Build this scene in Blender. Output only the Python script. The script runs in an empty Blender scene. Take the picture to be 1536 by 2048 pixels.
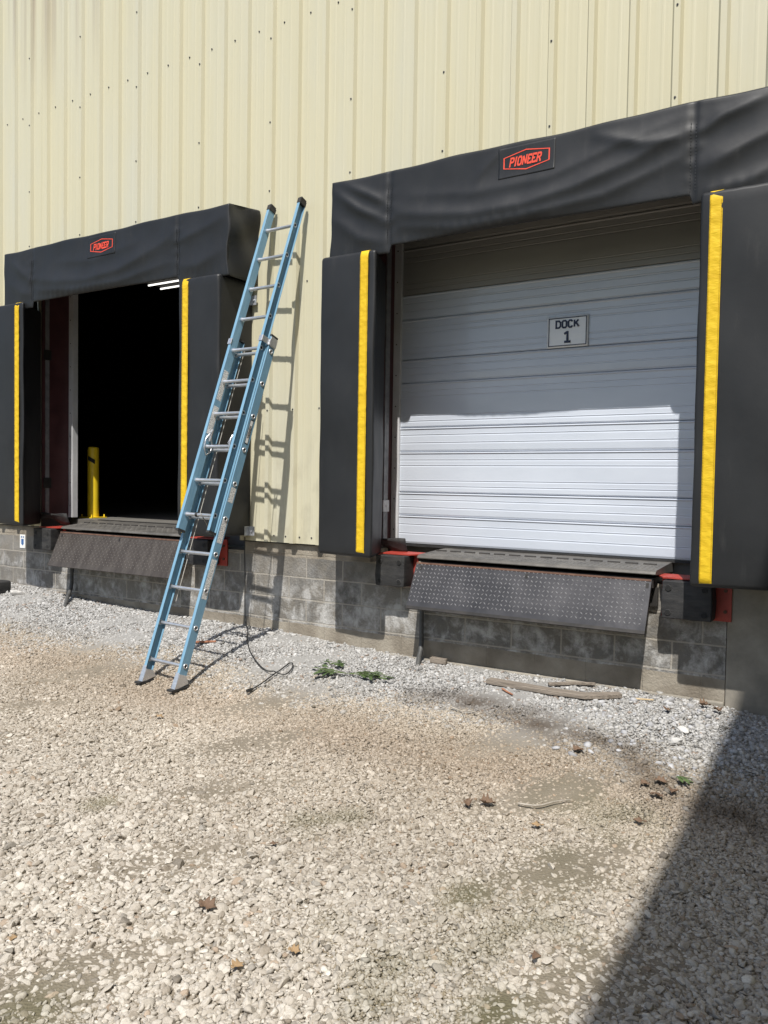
import bpy, bmesh, math, random
import numpy as np
from mathutils import Vector, Matrix

random.seed(11); RNG = np.random.default_rng(11)
scene = bpy.context.scene
COL = scene.collection
R = math.radians

# ------------------------------------------------------------------ camera
cam_d = bpy.data.cameras.new('camera'); cam = bpy.data.objects.new('camera', cam_d); COL.objects.link(cam)
cr, cu, cf = Vector((.8480, .5298, .0160)), Vector((-.0322, .0214, .9993)), Vector((-.5291, .8478, -.0353))
cf.normalize(); cr = cf.cross(Vector((0, 0, 1))).normalized(); cu0 = cr.cross(cf)
roll = R(.916); rr = cr*math.cos(roll) + cu0*math.sin(roll); uu = -cr*math.sin(roll) + cu0*math.cos(roll)
cam.matrix_world = Matrix(((rr.x, uu.x, -cf.x, 3.0153), (rr.y, uu.y, -cf.y, -5.9322), (rr.z, uu.z, -cf.z, 1.6767), (0, 0, 0, 1)))
cam_d.sensor_fit = 'HORIZONTAL'; cam_d.sensor_width = 36; cam_d.lens = 36*1611.3/1536
cam_d.clip_start = .02; cam_d.clip_end = 3000
scene.camera = cam

# ------------------------------------------------------------------ light
SUN_TRAVEL = Vector((-.33, 1, -1.56)).normalized()           # direction the light travels
to_sun = -SUN_TRAVEL
elev = math.asin(to_sun.z); azim = math.atan2(to_sun.x, to_sun.y)
w = bpy.data.worlds.new('World'); scene.world = w; w.use_nodes = True
nt = w.node_tree; bg = nt.nodes['Background']
sky = nt.nodes.new('ShaderNodeTexSky'); sky.sky_type = 'NISHITA'; sky.sun_disc = False
sky.sun_elevation = elev; sky.sun_rotation = azim; sky.air_density = 1.0; sky.dust_density = 1.2
nt.links.new(sky.outputs[0], bg.inputs[0]); bg.inputs[1].default_value = .105
sl = bpy.data.lights.new('sun', 'SUN'); sl.energy = 4.3; sl.angle = R(.53); sl.color = (1, .965, .91)
so = bpy.data.objects.new('sun', sl); COL.objects.link(so)
so.rotation_mode = 'QUATERNION'; so.rotation_quaternion = SUN_TRAVEL.to_track_quat('-Z', 'Y'); so.location = (3, -10, 20)
scene.view_settings.view_transform = 'Standard'; scene.view_settings.look = 'None'
scene.view_settings.exposure = .42; scene.view_settings.gamma = 1
scene.view_settings.use_curve_mapping = False

# ------------------------------------------------------------------ materials
def newmat(name):
    m = bpy.data.materials.new(name); m.use_nodes = True
    n = m.node_tree.nodes; b = n['Principled BSDF']
    return m, m.node_tree, b
def N(nt, t, **kw):
    n = nt.nodes.new(t)
    for k, v in kw.items():
        if k in n.inputs: n.inputs[k].default_value = v
        else: setattr(n, k, v)
    return n
def coords(nt, stretch=(1, 1, 1)):
    tc = N(nt, 'ShaderNodeTexCoord'); mp = N(nt, 'ShaderNodeMapping'); mp.inputs['Scale'].default_value = stretch
    nt.links.new(tc.outputs['Object'], mp.inputs[0]); return mp.outputs[0]
def ramp(nt, src, stops):
    r = N(nt, 'ShaderNodeValToRGB'); e = r.color_ramp.elements
    while len(e) < len(stops): e.new(.5)
    for el, (p, c) in zip(e, stops):
        el.position = p; el.color = (*c, 1) if len(c) == 3 else c
    nt.links.new(src, r.inputs[0]); return r.outputs[0]
def mixc(nt, fac, a, b, mode='MIX'):
    m = N(nt, 'ShaderNodeMix', data_type='RGBA', blend_type=mode)
    for k, v in ((0, fac), (6, a), (7, b)):
        if hasattr(v, 'links') or isinstance(v, bpy.types.NodeSocket): nt.links.new(v, m.inputs[k])
        else: m.inputs[k].default_value = v if k == 0 else (*v, 1)
    return m.outputs[2]
def bumpn(nt, b, h, strength, dist):
    bn = N(nt, 'ShaderNodeBump', Strength=strength, Distance=dist); nt.links.new(h, bn.inputs['Height'])
    nt.links.new(bn.outputs[0], b.inputs['Normal']); return bn
def pmat(name, c1, c2, scale=6, rough=.6, metal=0, bump=0, bscale=60, stretch=(1, 1, 1), spec=.5, rvar=0., lo=.35, hi=.65, bdist=.004):
    m, nt, b = newmat(name); v = coords(nt, stretch)
    n1 = N(nt, 'ShaderNodeTexNoise', Scale=scale, Detail=6, Roughness=.62); nt.links.new(v, n1.inputs['Vector'])
    c = ramp(nt, n1.outputs[0], [(lo, c1), (hi, c2)]); nt.links.new(c, b.inputs['Base Color'])
    b.inputs['Roughness'].default_value = rough; b.inputs['Metallic'].default_value = metal
    b.inputs['Specular IOR Level'].default_value = spec
    if rvar:
        mr = N(nt, 'ShaderNodeMapRange'); nt.links.new(n1.outputs[0], mr.inputs[0])
        mr.inputs[3].default_value = rough-rvar; mr.inputs[4].default_value = rough+rvar; nt.links.new(mr.outputs[0], b.inputs['Roughness'])
    if bump:
        n2 = N(nt, 'ShaderNodeTexNoise', Scale=bscale, Detail=4); nt.links.new(v, n2.inputs['Vector'])
        bumpn(nt, b, n2.outputs[0], bump, bdist)
    return m

M = {}
def vinyl_mat():
    m, nt, b = newmat('black_vinyl'); v = coords(nt)
    n1 = N(nt, 'ShaderNodeTexNoise', Scale=2.2, Detail=6, Roughness=.62); nt.links.new(v, n1.inputs[0])
    c = ramp(nt, n1.outputs[0], [(.35, (.0125, .0130, .0140)), (.65, (.0185, .0192, .0205))])
    n2 = N(nt, 'ShaderNodeTexNoise', Scale=1, Detail=9, Roughness=.7); nt.links.new(coords(nt, (11, 11, 2.4)), n2.inputs[0])
    c = mixc(nt, ramp(nt, n2.outputs[0], [(.58, (0, 0, 0)), (.82, (.4, .4, .4))]), c, (.055, .054, .052))      # dusty rub marks
    nt.links.new(c, b.inputs['Base Color'])
    mr = N(nt, 'ShaderNodeMapRange'); nt.links.new(n2.outputs[0], mr.inputs[0]); mr.inputs[3].default_value = .38; mr.inputs[4].default_value = .62; nt.links.new(mr.outputs[0], b.inputs['Roughness'])
    b.inputs['Specular IOR Level'].default_value = .42
    n3 = N(nt, 'ShaderNodeTexNoise', noise_type='RIDGED_MULTIFRACTAL', Scale=2.6, Detail=3); n3.inputs['Distortion'].default_value = .7; nt.links.new(coords(nt, (1.4, 1, .9)), n3.inputs[0])
    n4 = N(nt, 'ShaderNodeTexNoise', Scale=26, Detail=4); nt.links.new(v, n4.inputs[0])
    h = N(nt, 'ShaderNodeMath', operation='MULTIPLY_ADD'); nt.links.new(n4.outputs[0], h.inputs[0]); h.inputs[1].default_value = .35; nt.links.new(n3.outputs[0], h.inputs[2])
    bumpn(nt, b, h.outputs[0], .22, .006)
    return m
M['vinyl'] = vinyl_mat()
M['vinyl_seam'] = pmat('black_vinyl_seam', (.016, .017, .019), (.024, .025, .028), 20, .5, 0, .4, 90)
M['rubber'] = pmat('black_rubber', (.013, .013, .014), (.036, .035, .034), 9, .72, 0, .5, 50, stretch=(1, 1, 3))
M['black'] = pmat('dark_void', (.006, .006, .006), (.01, .01, .01), 5, .8)
M['yellow'] = pmat('yellow_webbing', (.64, .41, .014), (.74, .50, .022), 7, .55, 0, .35, 22, stretch=(1, 1, 2.5), spec=.3, bdist=.01)
M['stitch'] = pmat('yellow_stitching', (.50, .30, .01), (.62, .40, .02), 30, .7)
M['yellow_paint'] = pmat('yellow_paint', (.72, .50, .015), (.80, .58, .03), 8, .35, 0, .08, 40)
M['maroon'] = pmat('maroon_primer', (.055, .019, .021), (.085, .031, .033), 5, .5, rvar=.1)
M['galv'] = pmat('galvanised_steel', (.42, .44, .47), (.62, .64, .67), 25, .4, .55, .1, 80, rvar=.12)
M['grey_steel'] = pmat('grey_steel', (.20, .20, .21), (.30, .30, .31), 12, .5, .3)
M['white_trim'] = pmat('white_trim', (.50, .505, .51), (.62, .62, .63), 3, .45, rvar=.1)
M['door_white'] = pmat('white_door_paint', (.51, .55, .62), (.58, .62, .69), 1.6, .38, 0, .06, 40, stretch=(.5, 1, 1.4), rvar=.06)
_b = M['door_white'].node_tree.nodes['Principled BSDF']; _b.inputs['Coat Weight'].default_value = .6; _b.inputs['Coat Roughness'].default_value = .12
M['door_upper'] = pmat('darker_door_paint', (.255, .252, .245), (.30, .297, .288), 1.6, .4, 0, .06, 40, stretch=(.5, 1, 1.4))  # darker grey tone for the topmost door sections
M['red_paint'] = pmat('red_paint', (.32, .036, .024), (.42, .058, .04), 9, .5, 0, .2, 50, rvar=.1)
M['plate'] = pmat('worn_tread_plate', (.042, .041, .043), (.08, .077, .079), 4, .40, .4, .2, 70, rvar=.1)
M['plate_rust'] = pmat('rusty_tread_plate', (.046, .037, .031), (.080, .069, .060), 6, .55, .2, .3, 70, stretch=(2.2, 1, .5), rvar=.1)
M['plate_worn'] = pmat('bare_steel_tread', (.24, .24, .25), (.36, .36, .37), 6, .3, .35, .1, 70)
M['rust_worn'] = pmat('rubbed_rusty_tread', (.085, .075, .068), (.125, .112, .102), 6, .45, .2, .1, 70)
M['deck'] = pmat('dusty_steel_deck', (.085, .08, .073), (.155, .145, .13), 7, .55, .3, .2, 60)
M['rust'] = pmat('rusted_edge', (.075, .036, .022), (.14, .075, .05), 20, .8, .1, .4, 90)
M['dark_steel'] = pmat('dark_steel', (.02, .019, .018), (.045, .04, .036), 10, .6, .3)
M['red_text'] = pmat('red_print', (.72, .06, .03), (.80, .09, .045), 20, .5)
M['patch'] = pmat('black_patch', (.014, .014, .016), (.021, .021, .024), 12, .42, 0, .3, 60)
M['sign'] = pmat('sign_paper', (.80, .81, .83), (.86, .87, .88), 4, .35)
M['navy'] = pmat('navy_ink', (.012, .018, .05), (.02, .03, .075), 20, .5)
M['alu'] = pmat('aluminium', (.55, .56, .58), (.70, .71, .73), 18, .34, .75, .1, 60, stretch=(1, 6, 6), rvar=.1)
M['fibre'] = pmat('blue_fibreglass', (.145, .285, .405), (.19, .345, .465), 14, .45, 0, .2, 90, stretch=(3, 3, .4), rvar=.08)
M['label'] = pmat('paper_label', (.30, .31, .32), (.80, .80, .78), 70, .5, stretch=(1, 1, 2.6), lo=.42, hi=.56)
M['white_label'] = pmat('white_label', (.70, .70, .68), (.8, .8, .78), 10, .5)
M['blue_label'] = pmat('blue_print', (.03, .10, .28), (.05, .14, .34), 20, .5)
M['rope'] = pmat('grey_rope', (.30, .29, .26), (.45, .43, .39), 90, .9)
M['cord'] = pmat('black_cable', (.012, .012, .012), (.022, .022, .022), 20, .5)
M['pipe'] = pmat('grey_conduit', (.055, .055, .053), (.10, .10, .095), 14, .6, .1, .2, 60)
M['old_wood'] = pmat('weathered_wood', (.13, .108, .085), (.29, .245, .20), 9, .85, 0, .6, 40, stretch=(.6, 9, 9))
M['new_wood'] = pmat('splintered_wood', (.45, .33, .18), (.60, .47, .29), 12, .8, 0, .3, 60)
M['red_wood'] = pmat('reddish_wood', (.26, .10, .05), (.40, .19, .11), 12, .8, 0, .4, 60)
M['leaf'] = pmat('dry_leaf', (.10, .06, .038), (.20, .128, .08), 45, .75, 0, .4, 70)
M['leaf_tan'] = pmat('tan_leaf', (.27, .175, .09), (.38, .26, .14), 45, .75, 0, .4, 70)
M['green'] = pmat('green_leaf', (.045, .078, .026), (.095, .14, .05), 30, .5, 0, .2, 50)
M['stem'] = pmat('green_stem', (.07, .11, .03), (.12, .16, .05), 30, .7)
M['twig'] = pmat('grey_twig', (.26, .23, .19), (.42, .38, .32), 30, .85)
M['rock'] = pmat('limestone', (.42, .41, .39), (.58, .56, .53), 14, .85, 0, .6, 40)
M['roof'] = pmat('roof_metal', (.5, .5, .48), (.6, .6, .58), 2, .5)
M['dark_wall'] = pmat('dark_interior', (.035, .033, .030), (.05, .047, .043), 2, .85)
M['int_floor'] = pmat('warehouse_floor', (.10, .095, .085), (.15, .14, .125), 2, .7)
M['concrete'] = pmat('beige_concrete', (.20, .182, .152), (.33, .30, .25), 3.2, .85, 0, .35, 45)

def siding_mat():
    m, nt, b = newmat('cream_siding')
    v = coords(nt, (34, 34, .35)); n1 = N(nt, 'ShaderNodeTexNoise', Scale=1, Detail=5, Roughness=.6); nt.links.new(v, n1.inputs[0])
    c = ramp(nt, n1.outputs[0], [(.3, (.532, .494, .345)), (.7, (.560, .524, .378))])
    v2 = coords(nt, (.9, .9, .22)); n2 = N(nt, 'ShaderNodeTexNoise', Scale=1.6, Detail=5, Roughness=.6); nt.links.new(v2, n2.inputs[0])
    c = mixc(nt, ramp(nt, n2.outputs[0], [(.45, (0, 0, 0)), (.75, (.75, .75, .75))]), c, (.52, .508, .415))
    # long dirty water stains running down from the eave near the left end
    tc = N(nt, 'ShaderNodeTexCoord'); sp = N(nt, 'ShaderNodeSeparateXYZ'); nt.links.new(tc.outputs['Object'], sp.inputs[0])
    xr = N(nt, 'ShaderNodeMapRange', interpolation_type='SMOOTHSTEP'); nt.links.new(sp.outputs[0], xr.inputs[0])
    xr.inputs[1].default_value = -3.6; xr.inputs[2].default_value = -4.7
    zr = N(nt, 'ShaderNodeMapRange', interpolation_type='SMOOTHSTEP'); nt.links.new(sp.outputs[2], zr.inputs[0])
    zr.inputs[1].default_value = 5.7; zr.inputs[2].default_value = 7.6
    v3 = coords(nt, (7, 7, .12)); n3 = N(nt, 'ShaderNodeTexNoise', Scale=1, Detail=4); nt.links.new(v3, n3.inputs[0])
    st = ramp(nt, n3.outputs[0], [(.46, (0, 0, 0)), (.64, (.9, .9, .9))])
    mu = N(nt, 'ShaderNodeMath', operation='MULTIPLY'); nt.links.new(xr.outputs[0], mu.inputs[0]); nt.links.new(zr.outputs[0], mu.inputs[1])
    mu2 = N(nt, 'ShaderNodeMath', operation='MULTIPLY'); nt.links.new(mu.outputs[0], mu2.inputs[0]); nt.links.new(st, mu2.inputs[1])
    c = mixc(nt, mu2.outputs[0], c, (.34, .29, .22))
    # greenish-grey scuffs low on the sheet between the two docks
    lw = N(nt, 'ShaderNodeMapRange', interpolation_type='SMOOTHSTEP'); nt.links.new(sp.outputs[2], lw.inputs[0])
    lw.inputs[1].default_value = 2.6; lw.inputs[2].default_value = 1.1
    v4 = coords(nt, (5, 5, 3)); n4 = N(nt, 'ShaderNodeTexNoise', Scale=1, Detail=5); nt.links.new(v4, n4.inputs[0])
    mu3 = N(nt, 'ShaderNodeMath', operation='MULTIPLY'); nt.links.new(lw.outputs[0], mu3.inputs[0])
    nt.links.new(ramp(nt, n4.outputs[0], [(.5, (0, 0, 0)), (.72, (.8, .8, .8))]), mu3.inputs[1])
    c = mixc(nt, mu3.outputs[0], c, (.36, .33, .24))
    nt.links.new(c, b.inputs['Base Color']); b.inputs['Roughness'].default_value = .5; b.inputs['Specular IOR Level'].default_value = .35
    v5 = coords(nt, (9, 9, 1.4)); n5 = N(nt, 'ShaderNodeTexNoise', Scale=1, Detail=3); nt.links.new(v5, n5.inputs[0]); 
    n6 = N(nt, 'ShaderNodeTexNoise', Scale=2.6, Detail=2); nt.links.new(coords(nt, (1.6, 1.6, 1)), n6.inputs[0])
    dm = N(nt, 'ShaderNodeMath', operation='MULTIPLY_ADD'); nt.links.new(n6.outputs[0], dm.inputs[0]); nt.links.new(lw.outputs[0], dm.inputs[1]); nt.links.new(n5.outputs[0], dm.inputs[2])
    bumpn(nt, b, dm.outputs[0], .35, .008)
    return m
M['siding'] = siding_mat()

def block_mat():
    m, nt, b = newmat('weathered_blockwork')
    tc = N(nt, 'ShaderNodeTexCoord'); sp = N(nt, 'ShaderNodeSeparateXYZ'); nt.links.new(tc.outputs['Object'], sp.inputs[0])
    ax = N(nt, 'ShaderNodeMath', operation='ADD'); nt.links.new(sp.outputs[0], ax.inputs[0]); ax.inputs[1].default_value = 40.0+.005
    az = N(nt, 'ShaderNodeMath', operation='SUBTRACT'); nt.links.new(sp.outputs[2], az.inputs[0]); az.inputs[1].default_value = .356-2.032
    cb = N(nt, 'ShaderNodeCombineXYZ'); nt.links.new(ax.outputs[0], cb.inputs[0]); nt.links.new(az.outputs[0], cb.inputs[1])
    vn = N(nt, 'ShaderNodeTexNoise', Scale=9, Detail=3); nt.links.new(tc.outputs['Object'], vn.inputs[0])
    wob = N(nt, 'ShaderNodeMix', data_type='VECTOR'); wob.inputs[0].default_value = .012
    nt.links.new(cb.outputs[0], wob.inputs[4]); nt.links.new(vn.outputs[1], wob.inputs[5])
    br = N(nt, 'ShaderNodeTexBrick'); br.offset = .5; nt.links.new(wob.outputs[1], br.inputs[0])
    br.inputs['Scale'].default_value = 1; br.inputs['Brick Width'].default_value = .4064; br.inputs['Row Height'].default_value = .2032
    br.inputs['Mortar Size'].default_value = .008; br.inputs['Mortar Smooth'].default_value = .3
    br.inputs['Color1'].default_value = (.145, .14, .131, 1); br.inputs['Color2'].default_value = (.245, .232, .21, 1); br.inputs['Mortar'].default_value = (.38, .35, .30, 1)
    n1 = N(nt, 'ShaderNodeTexNoise', Scale=7, Detail=8, Roughness=.72); nt.links.new(tc.outputs['Object'], n1.inputs[0])
    c = mixc(nt, ramp(nt, n1.outputs[0], [(.40, (0, 0, 0)), (.64, (.85, .85, .85))]), br.outputs[0], (.20, .18, .15))
    # white efflorescence
    n2 = N(nt, 'ShaderNodeTexNoise', Scale=1, Detail=10, Roughness=.72); n2.inputs['Distortion'].default_value = .3; nt.links.new(coords(nt, (6.5, 6.5, 5.5)), n2.inputs[0])
    lowz = N(nt, 'ShaderNodeMapRange', interpolation_type='SMOOTHSTEP'); nt.links.new(sp.outputs[2], lowz.inputs[0])
    lowz.inputs[1].default_value = 1.05; lowz.inputs[2].default_value = .5
    mu = N(nt, 'ShaderNodeMath', operation='MULTIPLY'); nt.links.new(lowz.outputs[0], mu.inputs[0])
    nt.links.new(ramp(nt, n2.outputs[0], [(.45, (0, 0, 0)), (.62, (.95, .95, .95))]), mu.inputs[1])
    c = mixc(nt, mu.outputs[0], c, (.47, .46, .44))
    # dark grimy patches
    n7 = N(nt, 'ShaderNodeTexNoise', Scale=1, Detail=8, Roughness=.7); nt.links.new(coords(nt, (5, 5, 2.8)), n7.inputs[0])
    c = mixc(nt, ramp(nt, n7.outputs[0], [(.50, (0, 0, 0)), (.74, (.6, .6, .6))]), c, (.075, .071, .065))
    mf = N(nt, 'ShaderNodeMath', operation='MULTIPLY'); nt.links.new(br.outputs['Fac'], mf.inputs[0]); nt.links.new(ramp(nt, n1.outputs[0], [(.35, (.25, .25, .25)), (.6, (.85, .85, .85))]), mf.inputs[1])
    c = mixc(nt, mf.outputs[0], c, (.36, .33, .285))
    # parging above the top joint and the concrete footing below the first course
    n3 = N(nt, 'ShaderNodeTexNoise', Scale=4, Detail=6); nt.links.new(tc.outputs['Object'], n3.inputs[0])
    beige = ramp(nt, n3.outputs[0], [(.35, (.20, .172, .135)), (.65, (.33, .295, .24))])
    def step(edge, up):
        a = N(nt, 'ShaderNodeMath', operation='MULTIPLY_ADD'); nt.links.new(n3.outputs[0], a.inputs[0]); a.inputs[1].default_value = .03; nt.links.new(sp.outputs[2], a.inputs[2])
        g = N(nt, 'ShaderNodeMath', operation='GREATER_THAN' if up else 'LESS_THAN'); nt.links.new(a.outputs[0], g.inputs[0]); g.inputs[1].default_value = edge; return g.outputs[0]
    c = mixc(nt, step(.985, True), c, beige); c = mixc(nt, step(.366, False), c, beige)
    nt.links.new(c, b.inputs['Base Color']); b.inputs['Roughness'].default_value = .9; b.inputs['Specular IOR Level'].default_value = .2
    n4 = N(nt, 'ShaderNodeTexNoise', Scale=60, Detail=5); nt.links.new(tc.outputs['Object'], n4.inputs[0])
    h = N(nt, 'ShaderNodeMath', operation='MULTIPLY_ADD'); nt.links.new(br.outputs['Fac'], h.inputs[0]); h.inputs[1].default_value = -.9; nt.links.new(n4.outputs[0], h.inputs[2])
    bumpn(nt, b, h.outputs[0], .8, .009)
    return m
M['block'] = block_mat()

# ------------------------------------------------------------------ mesh helpers
class MB:
    def __init__(s): s.v = []; s.f = []; s.mi = []; s.sm = []
    def add(s, vs, fs, mi=0, smooth=False, X=None):
        o = len(s.v)
        s.v += [tuple(X @ Vector(v)) if X else tuple(v) for v in vs]
        for f in fs: s.f.append([i+o for i in f]); s.mi.append(mi); s.sm.append(smooth)
        return s
    def box(s, x0, x1, y0, y1, z0, z1, mi=0, X=None):
        v = [(x, y, z) for z in (z0, z1) for y in (y0, y1) for x in (x0, x1)]
        return s.add(v, [(0, 2, 3, 1), (4, 5, 7, 6), (0, 1, 5, 4), (2, 6, 7, 3), (0, 4, 6, 2), (1, 3, 7, 5)], mi, False, X)
    def prism(s, poly, h0, h1, axis='x', mi=0, X=None, smooth=False):
        n = len(poly)
        def P(a, b, h): return {'x': (h, a, b), 'y': (a, h, b), 'z': (a, b, h)}[axis]
        v = [P(a, b, h0) for a, b in poly]+[P(a, b, h1) for a, b in poly]
        f = [[i, (i+1) % n, (i+1) % n+n, i+n] for i in range(n)]
        s.add(v, f, mi, smooth, X); s.add(v, [list(range(n))[::-1], list(range(n, 2*n))], mi, False, X); return s
    def tube(s, pts, r, seg=10, mi=0, cap=True, X=None, smooth=True):
        pts = [Vector(p) for p in pts]; rs = r if hasattr(r, '__len__') else [r]*len(pts)
        vs = []; up = None
        for i, p in enumerate(pts):
            t = (pts[min(i+1, len(pts)-1)]-pts[max(i-1, 0)]).normalized()
            if up is None: up = t.orthogonal().normalized()
            a = (up - t*up.dot(t)).normalized(); bb = t.cross(a); up = a
            vs += [p+(a*math.cos(2*math.pi*k/seg)+bb*math.sin(2*math.pi*k/seg))*rs[i] for k in range(seg)]
        fs = [[i*seg+k, i*seg+(k+1) % seg, (i+1)*seg+(k+1) % seg, (i+1)*seg+k] for i in range(len(pts)-1) for k in range(seg)]
        s.add(vs, fs, mi, smooth, X)
        if cap: s.add(vs, [list(range(seg))[::-1], list(range((len(pts)-1)*seg, len(pts)*seg))], mi, False, X)
        return s
    def ring(s, c, ax, r0, r1, h, seg=16, mi=0, X=None):
        """annular washer with rounded look: inner r0, outer r1, height h along ax"""
        c = Vector(c); ax = Vector(ax).normalized(); a = ax.orthogonal().normalized(); b = ax.cross(a); vs = []
        for (rad, hh) in ((r0, -.2*h), (r0, h), ((r0+r1)/2, h*1.15), (r1, .4*h), (r1, -.2*h)):
            vs += [c+ax*hh+(a*math.cos(2*math.pi*k/seg)+b*math.sin(2*math.pi*k/seg))*rad for k in range(seg)]
        fs = [[i*seg+k, i*seg+(k+1) % seg, (i+1)*seg+(k+1) % seg, (i+1)*seg+k] for i in range(4) for k in range(seg)]
        return s.add(vs, fs, mi, True, X)
    def disc(s, c, ax, r, seg=16, mi=0, X=None):
        c = Vector(c); ax = Vector(ax).normalized(); a = ax.orthogonal().normalized(); b = ax.cross(a)
        return s.add([c+(a*math.cos(2*math.pi*k/seg)+b*math.sin(2*math.pi*k/seg))*r for k in range(seg)], [list(range(seg))], mi, False, X)
    def build(s, name, mats, parent=None, bevel=0, seg=2):
        me = bpy.data.meshes.new(name); me.from_pydata(s.v, [], s.f)
        for m in (mats if isinstance(mats, (list, tuple)) else [mats]): me.materials.append(m)
        me.polygons.foreach_set('material_index', s.mi); me.polygons.foreach_set('use_smooth', s.sm); me.update()
        bm = bmesh.new(); bm.from_mesh(me); bmesh.ops.recalc_face_normals(bm, faces=bm.faces); bm.to_mesh(me); bm.free()
        o = bpy.data.objects.new(name, me); COL.objects.link(o)
        if parent: o.parent = parent
        if bevel:
            bv = o.modifiers.new('bevel', 'BEVEL'); bv.width = bevel; bv.segments = seg; bv.limit_method = 'ANGLE'; bv.angle_limit = R(40)
        return o
def tag(o, label=None, cat=None, group=None, kind=None):
    for k, v in (('label', label), ('category', cat), ('group', group), ('kind', kind)):
        if v: o[k] = v
    return o
def thing(name, label, cat, loc=(0, 0, 0), group=None):
    o = bpy.data.objects.new(name, None); COL.objects.link(o); o.location = loc; o.empty_display_size = .1
    return tag(o, label, cat, group)
def copyof(src, parent, loc=(0, 0, 0), name=None):
    c = src.copy(); COL.objects.link(c); c.parent = parent; c.location = loc
    return c

def rounded_block(x0, x1, y0, y1, z0, z1, r, step, bend=None, open_sides=False):
    """box of foam or cloth with rounded edges on a grid; bend(p, n) returns a displaced point"""
    def lines(a, b):
        n = max(2, int(round((b-a-2*r)/step)))
        return sorted(set([a, a+r*.3, a+r*.65] + [a+r+(b-a-2*r)*i/n for i in range(n+1)] + [b-r*.65, b-r*.3, b]))
    X, Y, Z = lines(x0, x1), lines(y0, y1), lines(z0, z1); idx = {}; vs = []; fs = []
    def vid(p):
        k = tuple(round(c, 5) for c in p)
        if k not in idx:
            idx[k] = len(vs); P = Vector(p)
            q = Vector((min(max(P.x, x0+r), x1-r), min(max(P.y, y0+r), y1-r), min(max(P.z, z0+r), z1-r)))
            d = P-q; n = d.normalized(); P = q+n*r
            vs.append(bend(P, n) if bend else P)
        return idx[k]
    def grid(A, B, f):
        for i in range(len(A)-1):
            for j in range(len(B)-1): fs.append([vid(f(A[i], B[j])), vid(f(A[i+1], B[j])), vid(f(A[i+1], B[j+1])), vid(f(A[i], B[j+1]))])
    for y in ((y0,) if open_sides else (y0, y1)): grid(X, Z, lambda a, b, y=y: (a, y, b))
    for x in (x0, x1): grid(Y, Z, lambda a, b, x=x: (x, a, b))
    for z in ((z1,) if open_sides else (z0, z1)): grid(X, Y, lambda a, b, z=z: (a, b, z))
    return MB().add(vs, fs, 0, True)

# stroke lettering, cap height 1
GLY = {
 'P': (.62, [[(0, 0), (0, 1)], [(0, 1), (.5, 1), (.62, .88), (.62, .6), (.5, .48), (0, .48)], [(-.12, 0), (.14, 0)], [(-.12, 1), (0, 1)]]),
 'I': (.3, [[(.15, 0), (.15, 1)], [(0, 0), (.3, 0)], [(0, 1), (.3, 1)]]),
 'O': (.62, [[(.14, 0), (.48, 0), (.62, .16), (.62, .84), (.48, 1), (.14, 1), (0, .84), (0, .16), (.14, 0)]]),
 'N': (.7, [[(.05, 0), (.05, 1)], [(.05, 1), (.65, 0)], [(.65, 0), (.65, 1)], [(-.06, 0), (.17, 0)], [(.53, 1), (.77, 1)]]),
 'E': (.58, [[(0, 0), (0, 1)], [(-.08, 0), (.58, 0), (.58, .2)], [(-.08, 1), (.56, 1), (.56, .82)], [(0, .52), (.4, .52)]]),
 'R': (.66, [[(0, 0), (0, 1)], [(-.1, 1), (.5, 1), (.62, .88), (.62, .62), (.5, .5), (0, .5)], [(.34, .5), (.64, 0), (.74, 0)], [(-.1, 0), (.13, 0)]]),
 'D': (.66, [[(0, 0), (0, 1), (.44, 1), (.66, .78), (.66, .22), (.44, 0), (0, 0)]]),
 'C': (.64, [[(.64, .8), (.46, 1), (.18, 1), (0, .8), (0, .2), (.18, 0), (.46, 0), (.64, .2)]]),
 'K': (.66, [[(0, 0), (0, 1)], [(.04, .42), (.6, 1)], [(.22, .6), (.66, 0)]]),
 '1': (.5, [[(.27, .0), (.27, 1)], [(-.02, .76), (.26, .92)], [(-.02, .07), (.56, .07)]]),
 'W': (.9, [[(0, 1), (.22, 0), (.45, .8), (.68, 0), (.9, 1)]]),
}
def lettering(mb, text, org, ux, uz, h, t, gap=.26, shear=0, center=True, out=(0, -1, 0), mi=0):
    """strokes with mitred joints laid on the plane through org spanned by ux (reading direction) and uz"""
    ux, uz, out, org = Vector(ux), Vector(uz), Vector(out), Vector(org)
    tot = sum(GLY[c][0] for c in text)+gap*(len(text)-1); x = -tot/2 if center else 0; k = 0
    for c in text:
        wd, strokes = GLY[c]
        for st in strokes:
            k += 1; closed = st[0] == st[-1]; P = [Vector((a, b)) for a, b in (st[:-1] if closed else st)]; n = len(P); L = []; Rr = []
            for i in range(n):
                pa = P[i-1] if (i > 0 or closed) else None; pb = P[(i+1) % n] if (i < n-1 or closed) else None
                d1 = (P[i]-pa).normalized() if pa is not None else (pb-P[i]).normalized()
                d2 = (pb-P[i]).normalized() if pb is not None else d1
                n1 = Vector((-d1.y, d1.x)); n2 = Vector((-d2.y, d2.x)); mm = (n1+n2).normalized(); m = mm*(t/2/max(.45, mm.dot(n1)))
                L.append(P[i]+m); Rr.append(P[i]-m)
            pts = []
            for q in L+Rr: pts.append(org+ux*((x+q.x+shear*q.y)*h)+uz*((q.y-.5)*h)+out*(.0003*(k % 7)))
            rng = range(n if closed else n-1)
            mb.add(pts, [[i, (i+1) % n, (i+1) % n+n, i+n] for i in rng], mi)
        x += wd+gap
    return mb

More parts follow.
